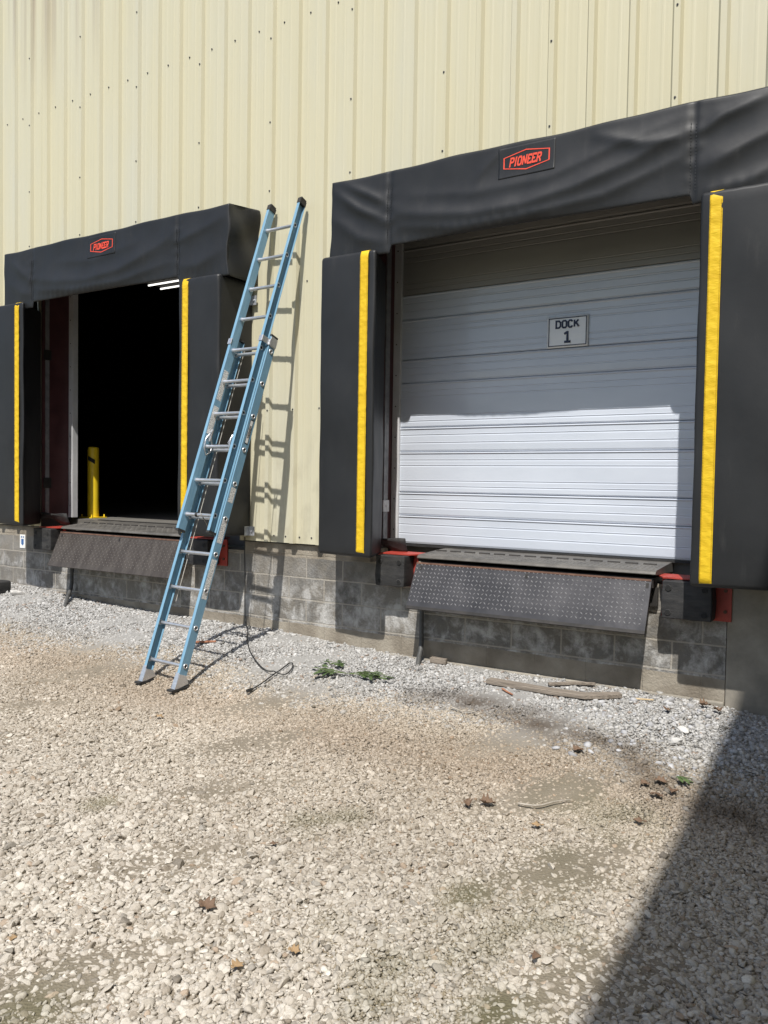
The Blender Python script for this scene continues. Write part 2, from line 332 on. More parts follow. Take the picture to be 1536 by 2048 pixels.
# ------------------------------------------------------------------ ground
HX = np.array([-9, -5.7, -4.5, -3.6, -1.8, -1.2, -.7, 0, 1.5, 1.9, 2.3, 4.])
HZ = np.array([.42, .36, .29, .265, .25, .212, .195, .18, .185, .18, .135, .12])
def gz(x, y):
    hw = np.interp(x, HX, HZ); t = np.clip((np.asarray(y)+2.2)/2.1, 0, 1)
    return hw*t*t*(3-2*t)-.055*np.exp(-((x+1.80)/.5)**2-((np.asarray(y)+1.5)/.32)**2)
def ground():
    xs = np.concatenate([[-900, -300, -100, -40, -20], np.arange(-12, 6.01, .08), [10, 20, 40, 100, 300, 900]])
    ys = np.concatenate([[-900, -300, -100, -40, -20, -12], np.arange(-9, .41, .08), [.5]])
    ys = np.concatenate([ys, [20, 40, 100, 300, 900]])
    v = []; nx = len(xs)
    for y in ys:
        for x in xs:
            z = float(gz(x, min(y, 0)))
            if y > .45: z = min(z, .12)
            z += .006*math.sin(x*3.1+y*1.7)+.005*math.sin(x*7.3-y*5.1)
            v.append((x, y, z))
    f = [[j*nx+i, j*nx+i+1, (j+1)*nx+i+1, (j+1)*nx+i] for j in range(len(ys)-1) for i in range(nx-1)]
    m, nt, b = newmat('dusty_gravel_bed'); v0 = coords(nt)
    vo = N(nt, 'ShaderNodeTexVoronoi', Scale=85); nt.links.new(v0, vo.inputs[0])
    n1 = N(nt, 'ShaderNodeTexNoise', Scale=1.3, Detail=8, Roughness=.7); nt.links.new(v0, n1.inputs[0])
    n2 = N(nt, 'ShaderNodeTexNoise', Scale=120, Detail=4); nt.links.new(v0, n2.inputs[0])
    c = ramp(nt, n1.outputs[0], [(.35, (.16, .135, .10)), (.65, (.26, .222, .172))])
    c = mixc(nt, ramp(nt, n2.outputs[0], [(.35, (0, 0, 0)), (.7, (.7, .7, .7))]), c, (.25, .22, .178))
    sp = N(nt, 'ShaderNodeSeparateXYZ'); nt.links.new(v0, sp.inputs[0])
    gr = N(nt, 'ShaderNodeMapRange', interpolation_type='SMOOTHSTEP'); nt.links.new(sp.outputs[1], gr.inputs[0]); gr.inputs[1].default_value = -1.5; gr.inputs[2].default_value = -.8
    c = mixc(nt, gr.outputs[0], c, (.29, .283, .268))
    da = N(nt, 'ShaderNodeAttribute', attribute_name='dirt'); ds = N(nt, 'ShaderNodeSeparateColor'); nt.links.new(da.outputs[0], ds.inputs[0])
    c = mixc(nt, ds.outputs[0], c, (.115, .105, .062)); c = mixc(nt, ds.outputs[1], c, (.075, .056, .040))
    fr = N(nt, 'ShaderNodeMapRange', interpolation_type='SMOOTHSTEP'); nt.links.new(sp.outputs[1], fr.inputs[0]); fr.inputs[1].default_value = -11; fr.inputs[2].default_value = -13.5
    c = mixc(nt, fr.outputs[0], c, (.045, .065, .025))                 # unseen far ground, made dark green to cut bounce onto the door
    nt.links.new(c, b.inputs['Base Color']); b.inputs['Roughness'].default_value = .95; b.inputs['Specular IOR Level'].default_value = .1
    h = N(nt, 'ShaderNodeMath', operation='ADD'); nt.links.new(vo.outputs[0], h.inputs[0]); nt.links.new(n2.outputs[0], h.inputs[1])
    bumpn(nt, b, h.outputs[0], .7, .006)
    o = MB().add(v, f, 0, True).build('ground', m); tag(o, 'pale gravel yard sloping up to the warehouse wall', 'ground', kind='structure')
    X_ = np.array([q[0] for q in v]); Y_ = np.array([q[1] for q in v]); P_ = patchness(X_, Y_); S_ = stainness(X_, Y_)
    at = o.data.color_attributes.new('dirt', 'FLOAT_COLOR', 'POINT'); at.data.foreach_set('color', np.stack([P_, S_, P_*0, P_*0+1], 1).astype(np.float32).ravel())

# ------------------------------------------------------------------ gravel (uncountable)
ICO = None
def stone_protos(n, sub):
    out = []
    for k in range(n):
        bm = bmesh.new(); bmesh.ops.create_icosphere(bm, subdivisions=sub, radius=.5)
        V = np.array([v.co[:] for v in bm.verts]); F = np.array([[v.index for v in f.verts] for f in bm.faces]); bm.free()
        for _ in range(13):                                     # crush: chop with random planes
            nrm = RNG.normal(size=3); nrm /= np.linalg.norm(nrm); d = RNG.uniform(.20, .40)
            ex = V@nrm-d; V = V-np.outer(np.clip(ex, 0, None), nrm)
        V *= np.array([1, RNG.uniform(.62, .9), RNG.uniform(.38, .62)]); V *= 1+RNG.uniform(-.05, .05, size=(len(V), 1))
        V /= (V[:, 0].max()-V[:, 0].min()); out.append((V, F))
    return out
PATCH = [(.715, -2.71, .30), (1.643, -1.80, .30), (1.936, -1.92, .32), (1.85, -2.68, .38), (1.95, -3.2, .34), (1.60, -3.5, .36), (1.75, -3.75, .3), (.78, -4.4, .26),
         (-.37, -3.22, .16), (2.0, -3.6, .3), (1.6, -3.0, .25), (1.3, -3.55, .2)]
STAIN = [(.19, -.80), (.58, -.80), (.99, -.88), (1.39, -1.04), (1.73, -1.12), (2.1, -1.5), (2.5, -1.6)]
def value_noise(x, y, s, seed):
    g = np.random.default_rng(seed).random((64, 64)); X = x*s+100; Y = y*s+100
    xi = np.floor(X).astype(int); yi = np.floor(Y).astype(int); fx = X-xi; fy = Y-yi; fx = fx*fx*(3-2*fx); fy = fy*fy*(3-2*fy)
    a = g[xi % 64, yi % 64]; b_ = g[(xi+1) % 64, yi % 64]; c = g[xi % 64, (yi+1) % 64]; d = g[(xi+1) % 64, (yi+1) % 64]
    return (a*(1-fx)+b_*fx)*(1-fy)+(c*(1-fx)+d*fx)*fy
def patchness(x, y):
    d = np.zeros_like(x)
    for px, py, r in PATCH: d = np.maximum(d, np.clip(1.1-np.hypot(x-px, (y-py)*.8)/r*1.12, 0, 1))
    return np.clip(d*1.2*(value_noise(x, y, 5, 3)*.95+.1), 0, 1)
def stainness(x, y):
    d = np.full_like(x, 9.)
    for (ax, ay), (bx, by) in zip(STAIN[:-1], STAIN[1:]):
        t = np.clip(((x-ax)*(bx-ax)+(y-ay)*(by-ay))/((bx-ax)**2+(by-ay)**2), 0, 1)
        d = np.minimum(d, np.hypot(x-ax-t*(bx-ax), y-ay-t*(by-ay)))
    return np.clip(1.1-d/.24, 0, 1)*(.35+.75*value_noise(x, y, 7, 9))
ground()
def gravel():
    def spots(n, x0, x1, y0, y1): return RNG.uniform(x0, x1, n), RNG.uniform(y0, y1, n)
    def inview(x, y, pad=.9):                                   # wedge of ground the photo looks over, with a wide margin
        vx, vy = x-3.0, y+5.93; a = np.degrees(np.arctan2(vx, vy)); return (a > -62.5) & (a < 3.5) & (np.hypot(vx, vy) > 1.9)
    sets = []
    # tan crushed stone of the yard; big clean ones are most common towards the viewer
    x, y = spots(860000, -9, 3.4, -4.95, -.8); k = inview(x, y); x, y = x[k], y[k]
    edge = -1.2+.35*(value_noise(x, y, 1.6, 5)-.5)+.25*(value_noise(x, y, 6, 6)-.5)
    k = (y < edge+.05+.22*RNG.random(len(x))**2); x, y, edge = x[k], y[k], edge[k]
    p = patchness(x, y); k = RNG.random(len(x)) > p*.62; x, y, p, edge = x[k], y[k], p[k], edge[k]
    near = np.clip((-y-1.3)/2.2, 0, 1)
    keep = RNG.random(len(x)) < (1-.40*near)*(1-.35*(x < -4.6)); x, y, p, edge, near = x[keep], y[keep], p[keep], edge[keep], near[keep]
    L = (.0135+.0090*near)*np.exp(RNG.normal(0, .32, len(x))); L = np.clip(L, .007, .058)*(1-.3*p)
    tone = RNG.normal(0, .062, len(x))+.08*(value_noise(x, y, 1.1, 21)-.5)
    base = np.stack([.39+tone, .343+tone*.97, .28+tone*.9], 1)
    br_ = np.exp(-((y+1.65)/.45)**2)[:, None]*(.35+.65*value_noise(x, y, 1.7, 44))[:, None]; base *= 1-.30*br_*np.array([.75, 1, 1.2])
    clean = near[:, None]*.9; base = base*(1-clean)+np.stack([.435+tone, .398+tone, .346+tone*.95], 1)*clean
    wm = value_noise(x, y, 2.2, 31)[:, None]; base *= 1+.10*(wm-.5)
    odd = RNG.random(len(x)); base[odd < .02] *= np.array([.80, .70, .62]); base[odd > .94] *= .62
    gmoss = np.clip(p-.15, 0, 1)[:, None]; base = base*(1-.55*gmoss)+np.array([.18, .175, .11])*.55*gmoss
    st = stainness(x, y)[:, None]; base = base*(1-.7*st)+np.array([.085, .064, .046])*.7*st
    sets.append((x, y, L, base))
    # grey chips heaped against the wall
    x, y = spots(230000, -9, 3.6, -1.75, .06); k = inview(x, y, .5); x, y = x[k], y[k]
    edge = -1.2+.35*(value_noise(x, y, 1.6, 5)-.5)+.25*(value_noise(x, y, 6, 6)-.5)
    k = (y > edge-.30*RNG.random(len(x))**2); x, y = x[k], y[k]
    L = np.clip(.0130*np.exp(RNG.normal(0, .45, len(x))), .006, .05)
    tone = RNG.normal(0, .07, len(x)); base = np.stack([.40+tone, .393+tone, .38+tone], 1)
    mix = np.clip((-y-.7)/.6, 0, 1)[:, None]*.5; base = base*(1-mix)+np.stack([.33+tone, .295+tone, .245+tone], 1)*mix
    odd = RNG.random(len(x)); base[odd < .035] *= np.array([.72, .60, .52]); base[odd > .93] *= .55
    st = stainness(x, y)[:, None]; base = base*(1-.8*st)+np.array([.08, .06, .043])*.8*st
    sets.append((x, y, L, base))
    # fine chips and grit lying between the stones
    x, y = spots(260000, -7, 3.4, -4.95, -.9); k = inview(x, y, .5); x, y = x[k], y[k]; 
    px_ = np.concatenate([RNG.normal(a, r_*.55, 5200) for a, b, r_ in PATCH]); py_ = np.concatenate([RNG.normal(b, r_*.7, 5200) for a, b, r_ in PATCH]); k = inview(px_, py_, .5); x = np.concatenate([x, px_[k]]); y = np.concatenate([y, py_[k]])
    L = np.clip(.0068*np.exp(RNG.normal(0, .35, len(x))), .004, .016); tone = RNG.normal(0, .07, len(x))
    g = patchness(x, y)[:, None]; g = g*RNG.uniform(.35, 1, (len(x), 1)); base = np.stack([.37+tone, .325+tone, .26+tone], 1)*(1-.75*g)+np.array([.15, .138, .085])*.75*g; st = stainness(x, y)[:, None]
    sets.append((x, y, L, base*(1-.75*st)+np.array([.08, .06, .043])*.75*st))
    # larger pale rocks by the right-hand end
    x, y = spots(300, 1.3, 2.9, -1.3, -.05); L = np.clip(.030*np.exp(RNG.normal(0, .4, len(x))), .02, .10); tone = RNG.normal(0, .06, len(x))
    sets.append((x, y, L, np.stack([.40+tone, .40+tone, .41+tone], 1)))
    # sparse outer scatter so that the yard goes on beyond the frame
    x, y = spots(26000, -13, 5.5, -9, -.3); k = ~inview(x, y); x, y = x[k], y[k]; L = .034*np.exp(RNG.normal(0, .3, len(x))); tone = RNG.normal(0, .08, len(x))
    sets.append((x, y, L, np.stack([.36+tone, .32+tone, .26+tone], 1)))
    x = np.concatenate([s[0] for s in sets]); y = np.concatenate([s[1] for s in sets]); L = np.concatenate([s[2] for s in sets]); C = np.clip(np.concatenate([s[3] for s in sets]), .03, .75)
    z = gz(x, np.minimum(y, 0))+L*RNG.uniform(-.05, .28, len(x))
    big = (L > .040) & (y < -2.0); mid = ~big & (y < -1.9) & (L > .0165)
    Vs, Fs, Cs, off = [], [], [], 0
    for flag, sub in ((big, 3), (mid, 2), (~(big | mid), 1)):
        protos = stone_protos(14, sub); pid = RNG.integers(0, 14, len(x))
        for q, (V, F) in enumerate(protos):
            k = np.where(flag & (pid == q))[0]
            if not len(k): continue
            n = len(k); yaw = RNG.uniform(0, 2*np.pi, n); ti = RNG.normal(0, .38, n); tj = RNG.normal(0, .38, n)
            cy, sy = np.cos(yaw), np.sin(yaw); ci, si = np.cos(ti), np.sin(ti); cj, sj = np.cos(tj), np.sin(tj); O = np.zeros(n); I = np.ones(n)
            Rz = np.stack([cy, -sy, O, sy, cy, O, O, O, I], 1).reshape(n, 3, 3); Rx = np.stack([I, O, O, O, ci, -si, O, si, ci], 1).reshape(n, 3, 3); Ry = np.stack([cj, O, sj, O, I, O, -sj, O, cj], 1).reshape(n, 3, 3)
            W = np.einsum('nij,vj->nvi', Rz@Rx@Ry, V)*L[k][:, None, None]+np.stack([x[k], y[k], z[k]], 1)[:, None, :]
            Vs.append(W.reshape(-1, 3)); Fs.append((F[None]+(off+np.arange(n)*len(V))[:, None, None]).reshape(-1, 3)); Cs.append(np.repeat(C[k], len(V), 0)); off += n*len(V)
    V = np.concatenate(Vs).astype(np.float32); F = np.concatenate(Fs).astype(np.int32); C = np.concatenate(Cs)
    me = bpy.data.meshes.new('gravel'); me.vertices.add(len(V)); me.vertices.foreach_set('co', V.ravel())
    me.loops.add(F.size); me.loops.foreach_set('vertex_index', F.ravel()); me.polygons.add(len(F)); me.polygons.foreach_set('loop_start', np.arange(0, F.size, 3, dtype=np.int32))
    me.update(calc_edges=True)
    at = me.color_attributes.new('stone_color', 'FLOAT_COLOR', 'POINT'); at.data.foreach_set('color', np.concatenate([C, np.ones((len(C), 1))], 1).astype(np.float32).ravel())
    m, nt, b = newmat('crushed_stone'); a = N(nt, 'ShaderNodeAttribute', attribute_name='stone_color'); v0 = coords(nt)
    n1 = N(nt, 'ShaderNodeTexNoise', Scale=160, Detail=5, Roughness=.7); nt.links.new(v0, n1.inputs[0])
    c = mixc(nt, 1.0, a.outputs[0], ramp(nt, n1.outputs[0], [(.3, (.78, .77, .75)), (.7, (1.12, 1.12, 1.12))]), 'MULTIPLY')
    nt.links.new(c, b.inputs['Base Color']); b.inputs['Roughness'].default_value = .92; b.inputs['Specular IOR Level'].default_value = .15; bumpn(nt, b, n1.outputs[0], .5, .004)
    me.materials.append(m)
    o = bpy.data.objects.new('gravel', me); COL.objects.link(o)
    tag(o, 'crushed stone covering the yard, tan in front and grey by the wall', 'gravel', kind='stuff')
gravel()

# ------------------------------------------------------------------ the warehouse
WH = thing('warehouse', 'cream ribbed metal warehouse on a grey block foundation', 'building', (0, 0, 0))
RIB0, PITCH = -5.645, .3048
O2 = (-5.47, -2.32); O1 = (-.85, 2.30); LINT = 4.12; SILL = 1.105; EAVE = 9.0
def siding():
    mb = MB(); prof = []
    k0 = int((-20-RIB0)/PITCH); k1 = int((4.05-RIB0)/PITCH)
    for k in range(k0, k1):
        c = RIB0+k*PITCH
        prof += [(c-.038, 0), (c-.020, -.033), (c+.020, -.033), (c+.038, 0)]
        for q in (.1016, .2032): prof += [(c+q-.014, 0), (c+q-.006, -.0016), (c+q+.006, -.0016), (c+q+.014, 0)]
    for (xa, xb) in (O2, O1):
        for e in (xa, xb): prof.append((e, None))
    prof.sort(key=lambda t: t[0])
    P = []
    for i, (x, y) in enumerate(prof):
        if y is None:
            l = next(q for q in prof[i-1::-1] if q[1] is not None); r_ = next(q for q in prof[i+1:] if q[1] is not None)
            y = l[1]+(r_[1]-l[1])*(x-l[0])/max(1e-6, r_[0]-l[0])
        P.append((x, y))
    def base(x): return LINT if any(a < x < b for a, b in (O1, O2)) else SILL
    for (xa, ya), (xb, yb) in zip(P[:-1], P[1:]):
        if xb-xa < 1e-5: continue
        zb = base((xa+xb)/2); zs = [zb, EAVE] if zb > 3 else [zb, 2.2, 4.4, EAVE]
        v = [(xa, ya, z) for z in zs]+[(xb, yb, z) for z in zs]; n = len(zs)
        mb.add(v, [[j, n+j, n+j+1, j+1] for j in range(n-1)])
    # rolled lower hem
    o = mb.build('metal_siding', M['siding'], WH)
    bm = bmesh.new(); bm.from_mesh(o.data); bmesh.ops.remove_doubles(bm, verts=bm.verts, dist=1e-4); bmesh.ops.recalc_face_normals(bm, faces=bm.faces); bm.to_mesh(o.data); bm.free()
    sol = o.modifiers.new('sheet', 'SOLIDIFY'); sol.thickness = .0015; sol.offset = 1
    # fixing screws
    s = MB(); s.tube([(0, 0, 0), (0, -.003, 0)], .009, 10, 1); s.tube([(0, -.003, 0), (0, -.009, 0)], .0065, 6, 0, smooth=False)
    so_ = s.build('screw', [M['dark_steel'], M['grey_steel']], o)
    spots = []
    for k in range(-1, 26): spots.append((-6.122+PITCH*k, 0, 5.926))
    for c in range(-1, 9):
        for z in (7.34, 6.571, 5.802, 5.033, 4.40): spots.append((RIB0+.9144*c, -.032, z))
    for k in (12, 13, 14):
        for dx in (.075, .215): spots.append((RIB0+PITCH*k+dx, 0, 1.165))
        spots.append((RIB0+PITCH*k+.128, 0, 3.52)); spots.append((RIB0+PITCH*k+.002, -.032, 2.35))
    first = True
    for p in spots[:99]:
        if any(a-.2 < p[0] < b+.1 and p[2] < 4.3 for a, b in ((-5.5, -2.2), (-1.0, 2.5))): continue
        if first: so_.location = p; first = False
        else: copyof(so_, o, p)
siding()
# block foundation, concrete pier, wall core
mb = MB()
for xa, xb, zt in ((-20, O2[0]-.0, 1.09), (O2[0], O2[1], 1.00), (O2[1], O1[0], 1.09), (O1[0], 2.10, .985)): mb.box(xa, xb, .04, .34, -.3, zt)
mb.build('block_foundation', M['block'], WH)
mb = MB(); mb.box(2.104, 4.1, .036, .34, -.3, 1.09); mb.build('concrete_pier', M['concrete'], WH, .006)
mb = MB(); mb.box(-20, 2.10, .002, .036, -.35, .20); mb.build('footing', M['concrete'], WH, .01)
mb = MB()
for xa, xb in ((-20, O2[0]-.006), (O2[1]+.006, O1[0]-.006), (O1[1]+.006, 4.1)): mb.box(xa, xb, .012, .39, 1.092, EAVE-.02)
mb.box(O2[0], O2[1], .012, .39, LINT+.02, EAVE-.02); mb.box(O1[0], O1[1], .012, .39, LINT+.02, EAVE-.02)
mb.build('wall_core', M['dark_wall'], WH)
def frame(x0, x1, sill, ang, name='door_frame'):
    mb = MB()
    mb.box(x0-.004, x0+.004, .014, .40, sill, LINT+.01); mb.box(x1-.004, x1+.004, .014, .40, sill, LINT+.01); mb.box(x0+.005, x1-.005, .014, .40, LINT, LINT+.015)
    fr = mb.build(name, M['maroon'], WH)
    a0, a1 = ang
    for xa, xb in ((x0+.0045, x0+.014), (x1-.014, x1-.0045)): MB().box(xa, xb, a0, a1, sill+.03, LINT-.02).build('edge_angle', M['grey_steel'], fr)
    for s, xa in ((1, x0), (-1, x1)):
        t = MB(); xs = sorted((xa+s*.005, xa+s*.078)); t.box(xs[0], xs[1], .372, .384, sill+.004, LINT-.01); xs = sorted((xa+s*.062, xa+s*.078)); t.box(xs[0], xs[1], .386, .45, sill+.004, LINT-.01)
        z = sill+.15
        while z < LINT-.1: t.tube([(xa+s*.038, .372, z), (xa+s*.038, .368, z)], .006, 8, 1); z += .28
        t.build('jamb_strip', [M['white_trim'], M['dark_steel']], fr, .002)
frame(*O2, 1.20, (.05, .10)); frame(*O1, 1.11, (.23, .30))
# interior room behind the open door, closed on every side
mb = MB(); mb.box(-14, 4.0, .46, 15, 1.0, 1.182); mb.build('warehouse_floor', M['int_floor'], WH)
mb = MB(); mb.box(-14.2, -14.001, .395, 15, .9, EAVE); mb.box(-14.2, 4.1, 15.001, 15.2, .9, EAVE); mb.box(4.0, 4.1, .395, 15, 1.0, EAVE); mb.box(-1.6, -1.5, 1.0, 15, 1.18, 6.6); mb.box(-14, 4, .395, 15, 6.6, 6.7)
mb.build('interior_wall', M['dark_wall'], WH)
mb = MB(); mb.box(-20.3, 4.4, -.25, 15.4, EAVE+.003, EAVE+.15); mb.build('roof', M['roof'], WH)
# unseen wing added at the right, placed and sheared to cast the yard shadow
WX = 4.13
mb = MB(); yy = -16.0; pts = []
while yy < .0:
    pts += [(yy, WX), (yy+.24, WX), (yy+.262, WX-.032), (yy+.283, WX-.032)]; yy += PITCH
for (ya, xa), (yb, xb) in zip(pts[:-1], pts[1:]):
    if xa < WX+1 and yb < 0: mb.add([(xa, ya, -.1), (xb, yb, -.1), (xb, yb, EAVE), (xa, ya, EAVE)], [[0, 1, 2, 3]])
mb.box(WX+.02, WX+9, -16, -.02, -.2, EAVE); mb.v = [(x+.03*(-6.6-y), y, z) for x, y, z in mb.v]; mb.build('shadow_caster_wall', M['siding'], WH)
mb = MB(); mb.box(WX-.03, WX+9.2, -16.2, -.26, EAVE+.003, EAVE+.16); mb.v = [(x+.03*(-6.6-y), y, z) for x, y, z in mb.v]; mb.build('shadow_caster_roof', M['roof'], WH)

# ------------------------------------------------------------------ overhead door of dock 1 and its sign
DY = .40; DX0, DX1 = O1[0]+.055, O1[1]-.055
DOOR = thing('overhead_door', 'closed white sectional dock door with horizontal ribs', 'door', ((DX0+DX1)/2, DY, 1.11))
inv = Vector((-(DX0+DX1)/2, -DY, -1.11))
JO = [1.135, 1.39, 1.60, 1.965, 2.185, 2.585, 2.795, 3.155, 3.375, 3.79, 4.0, 4.10]
for i, (za, zb) in enumerate(zip(JO[:-1], JO[1:])):
    wide = zb-za > .3; h = zb-za; P = [(0.022, za)]
    P += [(.004, za+.006), (0, za+.014)] if wide else [(.008, za+.004), (.002, za+.02)]
    gr = [.055, .105, h-.125, h-.075] if wide else [h*.36, h*.68]
    for g in gr: P += [(0, za+g-.008), (.0022, za+g-.002), (.0022, za+g+.003), (-.0012, za+g+.007), (0, za+g+.013)]
    P += [(0, zb-.022), (-.007, zb-.012), (-.004, zb-.003), (.022, zb-.0015)]
    n = len(P); v = [(DX0, DY+y, z) for y, z in P]+[(DX1, DY+y, z) for y, z in P]
    m_ = MB().add(v, [[j, j+1, n+j+1, n+j] for j in range(n-1)]); m_.box(DX0, DX1, DY+.024, DY+.06, za, zb-.002)
    o = m_.build('door_section', M['door_white'] if zb < 3.4 else M['door_upper'], DOOR); o.location = inv
m_ = MB(); m_.box(DX0, DX1, DY+.004, DY+.05, 1.112, 1.132); m_.build('bottom_seal', M['rubber'], DOOR).location = inv
m_ = MB(); m_.box(DX0, DX1, DY+.02, DY+.024, 1.13, 4.10); m_.build('gap_shadow_backing', M['grey_steel'], DOOR).location = inv
SG = thing('dock_sign', 'white paper sign reading DOCK 1 stuck on the door', 'sign', (.787, DY-.012, 2.925))
m_ = MB(); nx_, nz_ = 14, 10
vs = [(-.171+.342*i/nx_, -.001-.003*math.sin(j*1.9)*math.sin(i*.7+1)**2, -.127+.254*j/nz_) for j in range(nz_+1) for i in range(nx_+1)]
m_.add(vs, [[j*(nx_+1)+i, j*(nx_+1)+i+1, (j+1)*(nx_+1)+i+1, (j+1)*(nx_+1)+i] for j in range(nz_) for i in range(nx_)], 0, True)
o = m_.build('sign_sheet', M['sign'], SG); o.modifiers.new('t', 'SOLIDIFY').thickness = .001
m_ = MB(); a, b_, t = .158, .114, .0065
for (x0, x1, z0, z1) in ((-a, a, b_-t, b_), (-a, a, -b_, -b_+t), (-a, -a+t, -b_+t, b_-t), (a-t, a, -b_+t, b_-t)): m_.box(x0, x1, -.0062, -.0052, z0, z1)
m_.build('sign_border', M['navy'], SG)
m_ = MB(); lettering(m_, 'DOCK', (0, -.0062, .060), (1, 0, 0), (0, 0, 1), .054, .26, .30); m_.build('lettering', M['navy'], SG)
m_ = MB(); lettering(m_, '1', (0, -.0062, -.043), (1, 0, 0), (0, 0, 1), .092, .20, .2); m_.build('numeral', M['navy'], SG)

# ------------------------------------------------------------------ dock seal headers
def foldfield(folds):
    F = [(np.array(p, float), wd, am) for p, wd, am in folds]
    def f(x, z):
        s = 0
        for p, wd, am in F:
            best = 9; bt = 0; n = len(p)-1
            for i in range(n):
                a, b = p[i], p[i+1]; ab = b-a; t = max(0, min(1, ((x-a[0])*ab[0]+(z-a[1])*ab[1])/(ab@ab))); d = math.hypot(x-a[0]-t*ab[0], z-a[1]-t*ab[1])
                if d < best: best = d; bt = (i+t)/n
            s += 1.3*am*math.exp(-(best/wd)**1.4)*math.sin(math.pi*min(1, max(0, .12+.76*bt)))
        return s
    return f
def header(x0, x1, zt, zb, folds, seams, logo_x, logo_z, logo_w, label, phase):
    root = thing('dock_seal_header', label, 'dock seal', ((x0+x1)/2, 0, zb), 'dock seal headers')
    off = Vector((-(x0+x1)/2, 0, -zb)); ff = foldfield(folds); yf = -.425; H = zt-zb
    def front(x, z):
        d = ff(x, z); t = (z-zb)/H
        for sx in seams:                                      # puckers at the sewn seams and along the bottom hem
            e = abs(x-sx); d += .0035*math.exp(-(e/.06)**2)*math.sin(z*62+phase)*math.sin(math.pi*max(0, min(1, t)))-.012*math.exp(-(e/.018)**2)
        d += .0035*math.exp(-((z-zb-.05)/.035)**2)*math.sin(x*74+2*math.sin(x*5))*(.5+.5*math.sin(x*3+phase))
        d += .0015*math.sin(x*9+z*14+phase)+.0010*math.sin(x*21-z*11)
        return d
    def bend(P, n):
        t = (P.z-zb)/H; k = max(0, min(1, -P.y/.42))
        z = P.z+(1-k)*.055*max(0, t)+.005*math.sin(P.x*4.3+phase)*t+.003*math.sin(P.x*11)*t
        if P.x < seams[0] or P.x > seams[1]: z -= .06*max(0, 1-t*2.5)
        y, x = P.y, P.x
        w_ = max(0, -n.y); y -= w_*front(P.x, P.z); y += (1-t)*.0
        e = abs(n.x)
        if e > .3: x += n.x*(.012*math.sin(P.y*15+P.z*9+phase)+.010*math.sin(P.z*17-P.y*8)-.012)
        return Vector((x, y, z))
    mb = rounded_block(x0, x1, yf, -.002, zb, zt, .022, .020, bend, True)
    cv = mb.build('fabric_cover', M['vinyl'], root); cv.location = off; sd_ = cv.modifiers.new('cloth', 'SOLIDIFY'); sd_.thickness = .004; sd_.offset = -1
    # sewn patch with the maker's badge
    pz, pw, ph = logo_z, logo_w*1.22, logo_w*.62
    m_ = MB(); nx, nz = 36, 20; vs = []
    for j in range(nz+1):
        for i in range(nx+1):
            x = logo_x-pw/2+pw*i/nx; z = pz-ph/2+ph*j/nz; vs.append((x, yf-front(x, z)-.0022, z))
    m_.add(vs, [[j*(nx+1)+i, j*(nx+1)+i+1, (j+1)*(nx+1)+i+1, (j+1)*(nx+1)+i] for j in range(nz) for i in range(nx)], 0, True)
    pt = m_.build('logo_patch', M['vinyl'], root); pt.location = off; so2 = pt.modifiers.new('t', 'SOLIDIFY'); so2.thickness = .0012; so2.offset = -1
    def on(x, z): return Vector((x, yf-front(x, z)-.0045, z))
    hw, hh = logo_w/2, logo_w*.205; t = .0048*logo_w/.36
    hexo = [(-hw, hh*.54), (0, hh), (hw, hh*.62), (hw, -hh*.54), (0, -hh), (-hw, -hh*.54)]
    hexi = [(a*(1-2.0*t/hw), b*(1-1.6*t/hh)) for a, b in hexo]
    m_ = MB(); vs = []; fs = []; SUB = 8
    for q in range(6):
        for s_ in range(SUB):
            u = s_/SUB
            for hx in (hexo, hexi):
                a, b = hx[q], hx[(q+1) % 6]; vs.append(on(logo_x+a[0]+(b[0]-a[0])*u, pz+a[1]+(b[1]-a[1])*u))
    T = 6*SUB; fs = [[2*i, 2*((i+1) % T), 2*((i+1) % T)+1, 2*i+1] for i in range(T)]
    m_.add(vs, fs); m_.build('logo_outline', M['red_text'], pt)
    m_ = MB(); lettering(m_, 'PIONEER', (logo_x-.01, 0, pz-.002), (.74, 0, 0), (0, 0, 1), logo_w*.155, .25, .28, .24); m_.v = [tuple(on(v[0], v[2])+Vector((0, v[1], 0))) for v in m_.v]
    m_.build('lettering', M['red_text'], pt)
    # seam stitching strips
    for sx, dx in [(a, b) for a in seams for b in (-.016, .016)]:
        s_ = MB(); z = zb+.03
        while z < zt-.15:
            s_.box(sx+dx-.0022, sx+dx+.0022, yf-front(sx+dx, z)-.0045, yf-front(sx+dx, z)-.0005, z, z+.011)
            z += .021
        s_.build('stitching', M['vinyl_seam'], root).location = off
    return root
def S(pts, wd, am): return (pts, wd, am)
